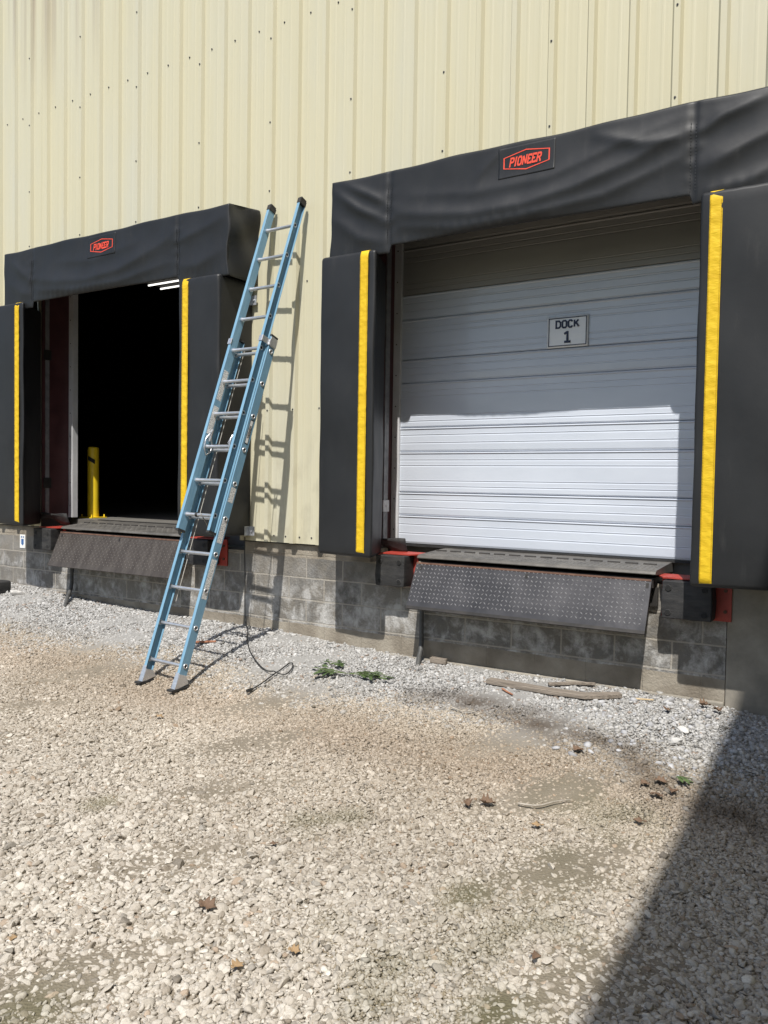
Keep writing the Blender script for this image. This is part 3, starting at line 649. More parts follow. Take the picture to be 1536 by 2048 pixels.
header(-1.0, 2.45, 4.165, 3.565, [
    S([(-.36, 3.82), (-.1, 3.76), (.3, 3.70), (.7, 3.70), (1.1, 3.76), (1.5, 3.86), (1.85, 3.99)], .075, .030),
    S([(-.3, 3.70), (.2, 3.615), (.7, 3.615), (1.3, 3.665), (1.85, 3.83)], .05, .018),
    S([(-.2, 3.93), (.3, 3.85), (.9, 3.86), (1.4, 3.99), (1.8, 4.07)], .06, .014),
    S([(-.95, 4.08), (-.7, 3.90), (-.42, 3.76)], .045, .022), S([(-.85, 4.13), (-.6, 4.0), (-.43, 3.9)], .035, .018), S([(-.95, 3.85), (-.7, 3.70), (-.45, 3.64)], .05, .016),
    S([(.35, 3.95), (.45, 4.05), (.55, 4.13)], .04, .010), S([(1.25, 4.08), (1.55, 3.96), (1.86, 3.93)], .04, .014),
    S([(1.92, 3.95), (2.05, 4.03), (2.3, 4.10)], .045, .020), S([(1.92, 3.74), (2.1, 3.79), (2.4, 3.90)], .06, .022), S([(1.92, 3.62), (2.2, 3.64), (2.4, 3.70)], .04, .014)],
    (-.415, 1.885), .738, 4.022, .355, 'long black fabric header over the closed white dock door', .4)
header(-5.55, -2.12, 4.20, 3.60, [
    S([(-5.0, 3.86), (-4.6, 3.78), (-4.1, 3.74), (-3.6, 3.78), (-3.2, 3.88), (-2.85, 4.0)], .085, .026), S([(-4.9, 3.72), (-4.3, 3.655), (-3.6, 3.66), (-2.9, 3.76)], .05, .016),
    S([(-5.4, 4.1), (-5.2, 3.95), (-5.03, 3.85)], .05, .016), S([(-5.4, 3.85), (-5.2, 3.75), (-5.05, 3.72)], .05, .012),
    S([(-2.75, 3.95), (-2.6, 3.98), (-2.2, 4.08)], .06, .014), S([(-2.75, 3.72), (-2.5, 3.72), (-2.2, 3.80)], .06, .016), S([(-4.6, 3.98), (-4.0, 3.93), (-3.3, 4.02)], .06, .010)],
    (-5.02, -2.775), -3.868, 4.058, .345, 'long black fabric header over the open dark dock doorway', 2.1)

# ------------------------------------------------------------------ dock seal side pads
def seal_pad(xo, xi, side, z0, z1, label, bevel=.19, brackets=()):
    """xo outer edge, xi inner front edge; side=+1 when the opening lies towards +x"""
    xa, xb = min(xo, xi), max(xo, xi); root = thing('dock_seal_pad', label, 'dock seal', ((xa+xb)/2, 0, z0), 'dock seal side pads')
    off = Vector((-(xa+xb)/2, 0, -z0)); ph = random.uniform(0, 6)
    def bend(P, n):
        t = (P.x-xo)/(xi-xo); k = max(0, min(1, 1+P.y/.46))                 # k=1 at the wall
        x = P.x-side*bevel*k*max(0, t); y = P.y; f = max(0, -n.y)
        y -= f*(.004*math.sin(P.z*3.1+ph)+.003*math.sin(P.z*7+P.x*9+ph)+.008*math.sin(math.pi*max(0, min(1, t))))
        s_ = abs(n.x); x += n.x*s_*(.003*math.sin(P.z*4.7+ph)+.002*math.sin(P.z*11+P.y*13+ph))
        e = max(0, 1-(z1-P.z)/.25); y -= f*.004*e*math.sin(P.x*55)*e
        return Vector((x, y, P.z-.012*t*max(0, 1-(P.z-z0)/.3)))
    mb = rounded_block(xa, xb, -.46, -.002, z0, z1, .03, .06, bend)
    mb.build('foam_cover', M['vinyl'], root).location = off
    # yellow guide stripe: webbing wrapped over the top and bottom edge
    sa, sb = (xi-side*.068, xi-side*.145); sa, sb = min(sa, sb), max(sa, sb)
    m_ = MB(); path = [(-.30, z1+.004), (-.43, z1+.003), (-.455, z1-.004), (-.468, z1-.03)]
    n = 150; path += [(-.473-.0028*max(0, math.sin(z*61+2.2*math.sin(z*7+ph)))**2*(.4+.6*math.sin(z*2.3+ph)**2), z) for z in [z1-.05-(z1-z0-.10)*i/n for i in range(n+1)]]
    path += [(-.468, z0+.03), (-.455, z0+.002), (-.43, z0-.006), (-.38, z0-.006)]
    vs = []; W_ = 6
    for y, z in path:
        for i in range(W_+1): vs.append((sa+(sb-sa)*i/W_, y-.0012*math.sin(z*83+i*1.3)*(1 if z0+.1 < z < z1-.1 else 0)*math.sin(math.pi*i/W_), z))
    m_.add(vs, [[j*(W_+1)+i, j*(W_+1)+i+1, (j+1)*(W_+1)+i+1, (j+1)*(W_+1)+i] for j in range(len(path)-1) for i in range(W_)], 0, True)
    z = z0+.06
    while z < z1-.06:
        for x in (sa+.006, sb-.006): m_.box(x-.001, x+.001, -.4795, -.477, z, z+.010, 1)
        z += .017
    st = m_.build('yellow_stripe', [M['yellow'], M['stitch']], root); st.location = off; so2 = st.modifiers.new('t', 'SOLIDIFY'); so2.thickness = .003
    for (x, z, w_) in brackets:
        m_ = MB(); m_.box(x, x+w_, -.010-.032, -.006-.032, z-.045, z+.045); m_.box(x, x+.006, -.10, -.042, z-.045, z+.045)
        m_.tube([(x+w_*.62, -.04, z), (x+w_*.62, -.054, z)], .011, 6, 0, smooth=False); m_.build('mounting_bracket', M['galv'], root, .002).location = off
    return root
seal_pad(-2.204, -2.735, -1, 1.158, 3.572, 'black foam pad with yellow stripe behind the blue ladder', brackets=((-2.20, 1.20, .075), (-2.20, 3.40, .07)))
seal_pad(-5.66, -5.125, 1, 1.15, 3.62, 'black foam pad with yellow stripe at the left edge of the photo', .34)
seal_pad(-1.063, -.512, 1, 1.078, 3.555, 'black foam pad with yellow stripe left of the closed white door')
seal_pad(2.465, 1.935, -1, 1.05, 3.565, 'black foam pad with yellow stripe right of the closed white door')

# ------------------------------------------------------------------ dock levelers
def tread(mb, org, ux, uv, un, wd, ln, mi=1, step=.040):
    """raised lozenges of tread plate on a sheet spanned by ux*wd and uv*ln"""
    org, ux, uv, un = map(Vector, (org, ux, uv, un)); j = 0; v = step*.5
    while v < ln-.012:
        i = 0; u = step*.5
        while u < wd-.012:
            d = (ux+uv if (i+j) % 2 else ux-uv).normalized(); e = un.cross(d); c = org+ux*u+uv*v; L_, W_ = step*.41, step*.135
            mb.add([c-d*L_, c-e*W_, c+d*L_, c+e*W_, c-d*L_*.55+un*.0034, c+d*L_*.55+un*.0034], [[0, 1, 4], [1, 2, 5, 4], [2, 3, 5], [3, 0, 4, 5]], mi)
            u += step; i += 1
        v += step; j += 1
def leveler(x0, x1, zf, zr, ltop, lbot, plate, label, rim):
    root = thing('dock_leveler', label, 'dock leveler', ((x0+x1)/2, 0, zf), 'steel dock levelers'); off = Vector((-(x0+x1)/2, 0, -zf))
    prof = [(.46, zr), (-.06, zf+.006), (-.092, zf-.001), (-.104, zf-.018), (-.104, zf-.024), (-.09, zf-.026), (.46, zr-.08)]
    mb = MB(); mb.prism(prof, x0, x1, 'x'); uv = Vector((0, .52, zr-zf-.006)).normalized(); un = Vector((0, -uv.z, uv.y))
    tread(mb, (x0, -.06, zf+.0063), (1, 0, 0), uv, un, x1-x0, .25)
    mb.build('deck_plate', [M['deck'], M['deck']], root, .003).location = off
    h = MB(); k = 0; x = x0+.02
    yh = .20; zh = zf+.006+(zr-zf-.006)*(yh+.06)/.52
    while x < x1-.1: h.tube([(x, yh, zh+.001), (x+.095, yh, zh+.001)], .009, 8); x += .135; k += 1
    h.box(x0, x1, .40, .455, zr-.012, zr+.003)
    h.build('rear_hinge', M['dark_steel'], root).location = off
    (ya, za), (yb, zb) = ltop, lbot; dv = Vector((0, yb-ya, zb-za)); ln = dv.length; dv.normalize(); dn = Vector((1, 0, 0)).cross(dv); dn = dn if dn.y < 0 else -dn
    A = Vector((x0-.005, ya, za)); mb = MB(); wd = x1-x0-.02
    P = lambda u, v, t: A+Vector((1, 0, 0))*u+dv*v-dn*t
    c = [P(u, v, t) for t in (0, .018) for v in (0, ln) for u in (0, wd)]
    mb.add(c, [(0, 1, 3, 2), (4, 6, 7, 5), (0, 4, 5, 1), (2, 3, 7, 6), (0, 2, 6, 4), (1, 5, 7, 3)]); tread(mb, A, (1, 0, 0), dv, dn, wd, ln-.03, 1, .035 if rim is M['dark_steel'] else .030)
    lp = mb.build('lip_plate', [plate, M['plate_worn'] if rim is M['dark_steel'] else M['rust_worn']], root); lp.location = off
    e = MB(); q = [P(u, v, t) for t in (-.0035, .0185) for v in (.001, .016) for u in (.002, wd-.002)]
    e.add(q, [(0, 1, 3, 2), (4, 6, 7, 5), (0, 4, 5, 1), (2, 3, 7, 6), (0, 2, 6, 4), (1, 5, 7, 3)], 0)
    q = [P(u, v, t) for t in (-.003, .0192) for v in (ln-.022, ln+.002) for u in (.001, wd-.001)]
    e.add(q, [(0, 1, 3, 2), (4, 6, 7, 5), (0, 4, 5, 1), (2, 3, 7, 6), (0, 2, 6, 4), (1, 5, 7, 3)], 1); e.build('worn_edge', [M['rust'], rim], lp)
    g = MB(); g.box(x0+.02, x1-.02, -.075, .30, zf-.12, zf-.052)
    for s in (x0+.04, (x0+x1)/2, x1-.06): g.prism([(-.09, zf-.06), (-.12, zf-.09), (-.135, zf-.14), (.02, zf-.20), (.02, zf-.06)], s, s+.02, 'x')
    g.box(x0+.005, x1-.005, .0, .03, zf-.26, zf-.125); g.build('under_frame', M['dark_steel'], root).location = off
    return root
leveler(-.29, 1.645, 1.085, 1.118, (-.100, 1.028), (-.268, .664), M['plate'], 'steel tread plate leveler below the closed white door', M['dark_steel'])
leveler(-4.96, -2.95, 1.128, 1.19, (-.100, 1.072), (-.27, .70), M['plate_rust'], 'rusty brown tread plate leveler below the open doorway', M['plate_rust'])

# ------------------------------------------------------------------ dock bumpers
def bumper(x0, x1, z0, z1, side, label, flange=.10):
    root = thing('dock_bumper', label, 'dock bumper', ((x0+x1)/2, 0, z0), 'rubber dock bumpers'); off = Vector((-(x0+x1)/2, 0, -z0))
    def bend(P, n): return P+n*(.003*math.sin(P.z*30)+.002*math.sin(P.x*40+P.z*17))
    b = rounded_block(x0, x1, -.15, .016, z0, z1, .01, .04, bend)
    rb = b.build('rubber_block', M['rubber'], root); rb.location = off
    for sx in (x0+.045, x1-.05):
        for sz in (z0+.045, z1-.05):
            h = MB(); h.ring((sx, -.151, sz), (0, -1, 0), .017, .022, .003, 16, 0); h.disc((sx, -.1545, sz), (0, -1, 0), .0172, 16, 1); h.build('bolt_hole', [M['rubber'], M['black']], rb)
    xi, xo = (x1, x0) if side > 0 else (x0, x1)
    s = MB(); a, b_ = sorted((xo-side*flange, xi+side*.036)); s.box(a, b_, .020, .034, z0-.008, z1+.005)
    P = [(xo, -.075), (xi+side*.012, -.075), (xi+side*.10, .10), (xi+side*.10, .17), (xo, .17)]; s.prism(P, z1+.006, z1+.016, 'z')
    s.tube([(xo-side*flange*.6, .020, z0+.06), (xo-side*flange*.6, .008, z0+.06)], .013, 6, 1, smooth=False); s.tube([(xo-side*flange*.6, .020, z1-.06), (xo-side*flange*.6, .008, z1-.06)], .013, 6, 1, smooth=False)
    s.build('steel_bracket', [M['red_paint'], M['rust']], root, .0015).location = off
bumper(-.672, -.388, .808, 1.068, 1, 'black rubber bumper left of the grey steel leveler under the white door')
bumper(1.70, 2.032, .768, 1.034, -1, 'black rubber bumper under the pad right of the white door')
bumper(-5.40, -5.085, .85, 1.095, 1, 'black rubber bumper left of the rusty leveler')
bumper(-2.93, -2.63, .84, 1.09, -1, 'black rubber bumper with red bracket behind the blue ladder')

# ------------------------------------------------------------------ extension ladder
d = Vector((.0245, .3320, .9431)).normalized(); r0 = Vector((.312, -.0154, .0014)); r0 = (r0-d*r0.dot(d)).normalized(); bk = d.cross(r0)
S0 = 4.20
base_pt = Vector((-1.9338, -.1293-.028, 3.9816))+r0*.192-d*S0
LAD = thing('extension_ladder', 'blue fibreglass extension ladder leaning against the cream siding', 'ladder'); 
LAD.matrix_world = Matrix(((r0.x, bk.x, d.x, base_pt.x), (r0.y, bk.y, d.y, base_pt.y), (r0.z, bk.z, d.z, base_pt.z), (0, 0, 0, 1)))
def channel(web_x, s, yc, z0, z1, name='rail', fl=.034, dep=.040, t=.005):
    """C section; web at web_x, flanges pointing to s"""
    a = web_x; P = [(a, yc-dep), (a+s*fl, yc-dep), (a+s*fl, yc-dep+t), (a+s*t, yc-dep+t), (a+s*t, yc+dep-t), (a+s*fl, yc+dep-t), (a+s*fl, yc+dep), (a, yc+dep)]
    return MB().prism(P, z0, z1, 'z').build(name, M['fibre'], LAD, .0012, 1)
FT, FB, BT, BB = S0+.243, S0-2.885, S0-1.075, .135
BY = .084
for s in (-1, 1):
    o = channel(s*.171, s, 0, FB, FT, 'rail', .030); channel(s*.214, -s, BY, BB-.055, BT, 'rail', .030)
    m_ = MB(); m_.prism([(s*.166, -.044), (s*.204, -.044), (s*.204, .044), (s*.166, .044)], FT-.035, FT+.012, 'z'); m_.prism([(s*.169, -.03), (s*.201, -.03), (s*.198, .042), (s*.172, .042)], FT+.0125, FT+.03, 'z'); m_.build('end_cap', M['rubber'], LAD, .006)
    m_ = MB(); m_.prism([(s*.168, -.043), (s*.203, -.043), (s*.203, .043), (s*.168, .043)], FB-.012, FB+.006, 'z'); m_.build('end_cap', M['rubber'], LAD, .003)
    m_ = MB(); m_.prism([(s*.182, BY-.043), (s*.217, BY-.043), (s*.217, BY+.043), (s*.182, BY+.043)], BT-.01, BT+.006, 'z'); m_.build('end_cap', M['rubber'], LAD, .003)
    # guide bracket where the fly slides in the base
    m_ = MB(); a, b_ = sorted((s*.166, s*.206)); m_.box(a, b_, -.047, -.041, BT-.10, BT-.045)
    a, b_ = sorted((s*.2045, s*.209)); m_.box(a, b_, -.047, BY-.040, BT-.10, BT-.045); a, b_ = sorted((s*.209, s*.222)); m_.box(a, b_, BY-.048, BY-.041, BT-.10, BT-.045); a, b_ = sorted((s*.2175, s*.222)); m_.box(a, b_, BY-.041, BY+.04, BT-.10, BT-.02)
    m_.build('guide_bracket', M['alu'], LAD, .0015)
    # swivel shoe
    m_ = MB(); a, b_ = sorted((s*.2145, s*.219)); m_.prism([(BY-.05, BB-.095), (BY+.075, BB-.02), (BY+.03, BB+.035), (BY-.042, BB+.035)], a, b_, 'x')
    a, b_ = sorted((s*.172, s*.1765)); m_.prism([(BY-.05, BB-.095), (BY+.075, BB-.02), (BY+.03, BB+.02), (BY-.042, BB+.02)], a, b_, 'x')
    a, b_ = sorted((s*.177, s*.214)); m_.box(a, b_, BY-.046, BY-.0415, BB-.09, BB+.045)
    foot = m_.build('shoe', M['alu'], LAD, .001)
    m_ = MB(); cx = s*.195; m_.prism([(BY-.075, BB-.112), (BY+.085, BB-.055), (BY+.08, BB-.040), (BY-.08, BB-.096)], cx-.032, cx+.032, 'x'); m_.build('rubber_tread', M['rubber'], foot, .004)
def rung(hw, flare_out):
    m_ = MB(); seg = 16; vs = []
    prof = lambda k, r: (r*math.cos(2*math.pi*k/seg), r*math.sin(2*math.pi*k/seg)*(1.0 if math.sin(2*math.pi*k/seg) < .5 else .9))
    xs = [(-hw, .0165), (-hw+.012, .0205), (-hw+.02, .0205), (-hw+.028, .0155), (hw-.028, .0155), (hw-.02, .0205), (hw-.012, .0205), (hw, .0165)] if not flare_out else [(-hw-.004, .0155), (hw+.004, .0155)]
    for x, r_ in xs: vs += [(x, *prof(k, r_)) for k in range(seg)]
    m_.add(vs, [[i*seg+k, i*seg+(k+1) % seg, (i+1)*seg+(k+1) % seg, (i+1)*seg+k] for i in range(len(xs)-1) for k in range(seg)], 0, True)
    for s in (-1, 1):
        x = s*(hw+.006 if not flare_out else hw+.001)
        m_.ring((x, 0, 0), (s, 0, 0), .0125, .0225, .0045, 18, 0); m_.disc((x+s*.0008, 0, 0), (s, 0, 0), .0126, 18, 1)
        if flare_out: m_.ring((s*(hw-.007), 0, 0), (-s, 0, 0), .0150, .0215, .004, 18, 0)
    return m_.build('rung', [M['alu'], M['black']], LAD)
fr_ = rung(.171, False); br_ = rung(.214, True)
for i in range(10):
    z = S0-.3048*i
    if i == 0: fr_.location = (0, 0, z)
    else: copyof(fr_, LAD, (0, 0, z))
for i in range(10):
    z = S0-1.219-.3048*i
    if i == 0: br_.location = (0, BY, z)
    else: copyof(br_, LAD, (0, BY, z))
# rung locks, rope, pulley
for s in (-1, 1):
    z = S0-7*.3048; m_ = MB(); x = s*.150
    m_.tube([(x, -.005, z+.12), (x, -.035, z+.06), (x, -.028, z-.02), (x, .01, z-.075), (x, .05, z-.03), (x, .052, z+.02), (x, .012, z+.10)], .0055, 8)
    m_.tube([(x-.018, .0, z+.13), (x+.018, .0, z+.13)], .010, 8); m_.tube([(x-.02, -.01, z+.10), (x-.024, -.03, z+.02), (x-.01, .0, z-.01)], .004, 6); m_.box(x-.014, x+.014, .0, .012, z+.05, z+.16)
    m_.build('rung_lock', M['alu'], LAD)
zp = S0-5*.3048-.075
m_ = MB(); m_.ring((.075, BY, zp), (1, 0, 0), .004, .028, .008, 18); m_.ring((.083, BY, zp), (-1, 0, 0), .004, .028, .008, 18); m_.tube([(.066, BY, zp+.065), (.066, BY, zp-.03)], .006, 6); m_.tube([(.094, BY, zp+.065), (.094, BY, zp-.03)], .006, 6); m_.build('pulley', M['alu'], LAD)
m_ = MB(); m_.tube([(.062, BY+.0, zp), (.055, BY+.03, zp-.3), (.03, BY+.045, zp-.7), (.015, BY+.05, zp-1.1), (.02, BY+.02, zp-1.22), (.028, -.018, S0-9*.3048+.005), (.03, -.019, S0-9*.3048-.005)], .0042, 8); m_.build('rope', M['rope'], LAD)
m_ = MB(); z9 = S0-9*.3048
for dx in (-.045, -.030): m_.ring((dx, 0, z9), (1, 0, 0), .0158, .0205, .006, 16)
m_.build('rope_wrap', M['cord'], LAD)
m_ = MB(); m_.tube([(-.165, BY+.044, BT-.05), (-.150, BY+.046, BB+.6)], .0032, 6); m_.build('rope', M['rope'], LAD)
# warning labels stuck on the rails
def sticker(x, y0, y1, z0, z1, s, mat='label'):
    m_ = MB(); m_.box(*sorted((x, x+s*.0008)), y0, y1, z0, z1); return m_.build('sticker', M[mat], LAD)
sticker(-.1708, -.028, .026, S0-1.70, S0-1.42, 1); sticker(-.1708, -.030, .028, S0-2.02, S0-1.76, 1, 'label')
for (za, zb_) in ((-2.60, -2.47), (-2.95, -2.73), (-3.42, -3.09)): sticker(.2142, BY-.026, BY+.028, S0+za, S0+zb_, 1)
sticker(.2142, BY-.03, BY+.03, BT-.105, BT-.012, 1, 'white_label')
st = sticker(.2142, BY-.018, BY+.02, S0-2.08, S0-1.86, 1, 'cord')
m_ = MB(); m_.box(.2151, .2154, BY-.013, BY+.015, S0-2.07, S0-1.87); lb = m_.build('sticker_face', M['white_label'], st)
m_ = MB(); lettering(m_, 'WERNER', (.2158, BY+.001, S0-1.97), (0, 0, 1), (0, -1, 0), .019, .22, .3, 0, True, (1, 0, 0)); m_.build('lettering', M['cord'], st)

# ------------------------------------------------------------------ things in and around the doorway
FZ = 1.19
BO = thing('bollard', 'yellow steel bollard standing inside the open doorway', 'bollard', (-5.55, .80, FZ-.007))
m_ = MB(); m_.tube([(0, 0, .012), (0, 0, .86), (0, 0, .885), (0, 0, .895)], [.070, .070, .067, .056], 28); m_.build('post', M['yellow_paint'], BO)
m_ = MB(); m_.prism([(-.12, -.12), (.12, -.12), (.12, .12), (-.12, .12)], 0, .0125, 'z')
for a in (-.095, .095):
    for b_ in (-.095, .095): m_.tube([(a, b_, .012), (a, b_, .045)], .011, 6, 0)
m_.build('base_plate', M['yellow_paint'], BO, .002)
m_ = MB(); vs = []
for i in range(9):
    an = R(-92+72*i/8)
    for z in (.735-.055*i/8, .79-.055*i/8): vs.append((.0712*math.cos(an), .0785*math.sin(an), z))
m_.add(vs, [[2*i, 2*i+2, 2*i+3, 2*i+1] for i in range(8)], 0, True); m_.build('black_sticker', M['black'], BO)
CH = MB(); z = FZ+.25; i = 0
while z < FZ+1.05:
    pts = [Vector((-5.655+.012*math.sin(a)*(i % 2), .60+.012*math.sin(a)*((i+1) % 2), z+.022*math.cos(a))) for a in [2*math.pi*k/10 for k in range(11)]]
    CH.tube(pts, .0038, 6); z += .034; i += 1
tag(CH.build('safety_chain', M['yellow_paint']), 'yellow chain hanging beside the jamb of the open doorway', 'chain')
LF = thing('ceiling_light', 'twin tube ceiling light glowing inside the dark doorway', 'light', (-7.6, 4.2, 5.12))
em, nt_, b_ = newmat('lit_tube'); b_.inputs['Emission Color'].default_value = (1, .97, .9, 1); b_.inputs['Emission Strength'].default_value = 1.3
for yy in (-.14, .14):
    m_ = MB(); m_.tube([(-.62, yy, 0), (.75, yy, 0)], .015, 10); m_.build('tube', em, LF)
m_ = MB(); m_.box(-.65, .78, -.2, .2, .035, .075); m_.build('fitting', M['dark_wall'], LF); 
m_ = MB(); m_.tube([(-.4, 0, .075), (-.4, 0, 1.46)], .008, 6); m_.tube([(.6, 0, .075), (.6, 0, 1.46)], .008, 6); m_.build('hanger', M['dark_steel'], LF)
# small plates on the door frames
def wallplate(name, x, y, z, w_, h, mat, label, cat):
    m_ = MB(); m_.box(x, x+.012, y-w_/2, y+w_/2, z-h/2, z+h/2); m_.tube([(x+.012, y, z), (x+.018, y, z)], .008, 8); tag(m_.build(name, mat, None, .002), label, cat)
wallplate('frame_bracket', O2[0]+.014, .07, 1.62, .10, .12, M['dark_steel'], 'lower dark bracket on the frame of the open doorway', 'bracket')
wallplate('frame_bracket', O2[0]+.014, .07, 3.13, .10, .12, M['dark_steel'], 'upper dark bracket on the frame of the open doorway', 'bracket')
wallplate('junction_plate', O1[0]+.015, .255, 1.475, .10, .105, M['white_trim'], 'small white plate low on the maroon frame of the closed door', 'plate')
# torn rubber flap hanging at the foot of each frame
def flap(x, y, z, label):
    m_ = MB(); vs = []; n = 9
    for i in range(n):
        u = i/(n-1)
        for j in range(4):
            v = j/3; vs.append((x+.46*u, y-.10+.09*u+.05*v, z+.02*math.sin(u*5)+.085*(1-v)*(.6+.5*u)-.03*u*v+.012*math.sin(9*u+4*v)))
    m_.add(vs, [[i*4+j, i*4+j+1, (i+1)*4+j+1, (i+1)*4+j] for i in range(n-1) for j in range(3)], 0, True)
    o = m_.build('rubber_flap', M['rubber']); o.modifiers.new('t', 'SOLIDIFY').thickness = .009; tag(o, label, 'rubber flap', 'rubber flaps')
flap(-.98, .10, 1.125, 'black rubber flap at the left foot of the closed white door')
flap(-5.52, .06, 1.19, 'black rubber flap at the left foot of the open doorway')
WS = thing('wall_sticker', 'small white sticker with blue mark on the block wall at left', 'sticker', (-5.88, .038, .905))
m_ = MB(); m_.box(-.052, .052, -.004, 0, -.082, .082); m_.build('sticker_sheet', M['white_label'], WS)
m_ = MB(); m_.prism([(-.024, .03), (-.024, -.03), (0, -.05), (.024, -.03), (.024, .03)], -.0055, -.0042, 'y'); m_.box(-.03, -.008, -.0055, -.0042, .045, .062); m_.box(.008, .03, -.0055, -.0042, .045, .062); m_.build('printed_mark', M['blue_label'], WS)

# conduits coming out of the wall under each lip
def gp(x, y, h=0): return (x, y, float(gz(x, min(y, 0)))+h)
def conduit(x, ztop, end, label):
    m_ = MB(); e = Vector(gp(*end, -.02)); zt = float(gz(x, -.05))
    m_.tube([(x, -.012, ztop), (x, -.013, zt+.35), (x+.004, -.016, zt+.18), (x+.012, -.035, zt+.10), ((x+e.x)/2, (e.y-.02)/2, zt+.045), e], [.019, .019, .021, .022, .021, .020], 12)
    m_.tube([(x, -.012, .66), (x, -.012, .60)], .024, 12); tag(m_.build('conduit', M['pipe']), label, 'pipe', 'grey conduits')
conduit(-.288, .80, (-.215, -.20), 'grey conduit dropping to the gravel under the grey steel lip')
conduit(-4.885, .86, (-4.50, -.40), 'grey conduit dropping to the gravel under the rusty lip')

# power cord: down the wall by the ladder, then loose on the gravel
cp = [(-2.236, -.050, 1.14), (-2.240, -.045, .95), (-2.236, -.04, .72), (-2.228, -.05, .50)]
for q in [(-2.17, -.10), (-2.02, -.24), (-1.83, -.46), (-1.66, -.63), (-1.50, -.765), (-1.295, -.908), (-1.161, -.972), (-1.07, -1.0), (-1.00, -.98), (-.978, -.944), (-1.02, -.83), (-1.085, -.745), (-1.11, -.76), (-1.096, -.818), (-1.075, -.92), (-1.065, -1.0), (-1.045, -1.10), (-1.025, -1.22), (-1.02, -1.312)]: cp.append(gp(*q, .028))
cp[4] = (-2.19, -.08, .34); cp[11] = (*cp[11][:2], cp[11][2]+.02)
cur = bpy.data.curves.new('tmp', 'CURVE'); 
def smooth(pts, n=6):
    P = [Vector(p) for p in pts]; out = []
    for i in range(len(P)-1):
        a, b, c, e = P[max(i-1, 0)], P[i], P[i+1], P[min(i+2, len(P)-1)]
        for k in range(n):
            t = k/n; out.append(.5*((2*b)+(c-a)*t+(2*a-5*b+4*c-e)*t*t+(3*b-a-3*c+e)*t**3))
    return out+[P[-1]]
bpy.data.curves.remove(cur)
PC = thing('power_cord', 'black cord hanging down the wall and looped on the gravel', 'cord', cp[-1])
m_ = MB(); m_.tube([p-Vector(cp[-1]) for p in smooth(cp)], .0050, 8); m_.build('cable', M['cord'], PC)
m_ = MB(); e = smooth(cp)[-1]-Vector(cp[-1]); m_.tube([e, e+Vector((.005, -.02, 0)), e+Vector((.012, -.07, .002))], [.010, .014, .013], 10); m_.build('plug', M['cord'], PC)

# ------------------------------------------------------------------ loose bits on the gravel
def plank(pts, w_, t, mat, name, label, cat, h=.03):
    P = [Vector(gp(x, y, h)) for x, y in pts]; vs = []
    for i, p in enumerate(P):
        tv = (P[min(i+1, len(P)-1)]-P[max(i-1, 0)]).normalized(); sd = Vector((0, 0, 1)).cross(tv).normalized(); k = .65 if i == len(P)-1 else 1
        for a, b in ((-1, 0), (1, 0), (1, 1), (-1, 1)): vs.append(p+sd*a*w_/2*k+Vector((0, 0, b*t)))
    n = len(P); fs = [[i*4+k, i*4+(k+1) % 4, (i+1)*4+(k+1) % 4, (i+1)*4+k] for i in range(n-1) for k in range(4)]+[[0, 1, 2, 3], [n*4-4, n*4-3, n*4-2, n*4-1]]
    tag(MB().add(vs, fs).build(name, mat, None, .003), label, cat)
plank([(.50, -.37), (.75, -.385), (1.0, -.40), (1.25, -.385), (1.37, -.31), (1.46, -.24)], .095, .030, M['old_wood'], 'wood_plank', 'long bent grey wooden board on the gravel below the steel lip', 'plank', .012)
plank([(.93, -.25), (1.08, -.12), (1.22, -.05)], .035, .02, M['old_wood'], 'wood_plank', 'short dark stick of wood in the shade behind the long board', 'plank', .02)
plank([(-.17, -.05), (-.03, -.04)], .06, .045, M['old_wood'], 'wood_offcut', 'small block of wood in the shade by the conduit', 'wood offcut', .01)
plank([(1.56, -.25), (1.68, -.205)], .022, .008, M['new_wood'], 'wood_chip', 'pale yellow wood chip near the foot of the wall', 'wood chip', .015)
plank([(.665, -.49), (.72, -.535), (.785, -.58)], .016, .009, M['red_wood'], 'wood_chip', 'reddish sliver of wood in front of the long board', 'wood chip', .018)
plank([(-2.24, -.71), (-2.16, -.67), (-2.06, -.615)], .03, .014, M['red_wood'], 'wood_chip', 'reddish brown strip of wood behind the ladder foot', 'wood chip', .014)
def twig(pts, r, label, br=None):
    m_ = MB(); P = smooth([gp(x, y, h) for x, y, h in pts], 5); n = len(P); m_.tube(P, [r*(1-.6*i/n) for i in range(n)], 7)
    if br: m_.tube(smooth([gp(*q) for q in br], 4), r*.6, 6)
    tag(m_.build('twig', M['twig']), label, 'twig')
twig([(.50, -.99, .03), (.60, -1.02, .028), (.68, -1.01, .032), (.78, -1.05, .026)], .0055, 'grey forked twig beside the dark stain on the gravel', [(.60, -1.02, .028), (.66, -1.10, .025), (.70, -1.16, .022)])
twig([(1.44, -2.05, .026), (1.54, -2.03, .03), (1.60, -1.94, .03), (1.66, -1.87, .026)], .006, 'pale curved twig on the mossy gravel')
def leaf_mesh(n_lobe, lw, curl, seed):
    rnd = random.Random(seed); out = []; K = 26
    for i in range(K+1):
        u = i/K; wdt = (math.sin(math.pi*u**.8)**.8)*lw*(1+.38*math.cos(u*math.pi*2*n_lobe))*(.9+.2*rnd.random()); out.append((u, wdt))
    vs = []; 
    for u, wd in out:
        for s in (-1, -.5, 0, .5, 1):
            x = u-.5; y = s*wd; z = curl*(abs(s)**1.5*wd*1.6+.5*(u-.5)**2)+.05*math.sin(u*9+s*2+seed)
            vs.append((x, y, z))
    fs = [[i*5+j, i*5+j+1, (i+1)*5+j+1, (i+1)*5+j] for i in range(K) for j in range(4)]
    return MB().add(vs, fs, 0, True).tube([(-.72, .02, .1), (-.6, .0, .02), (-.45, 0, 0)], .012, 5)
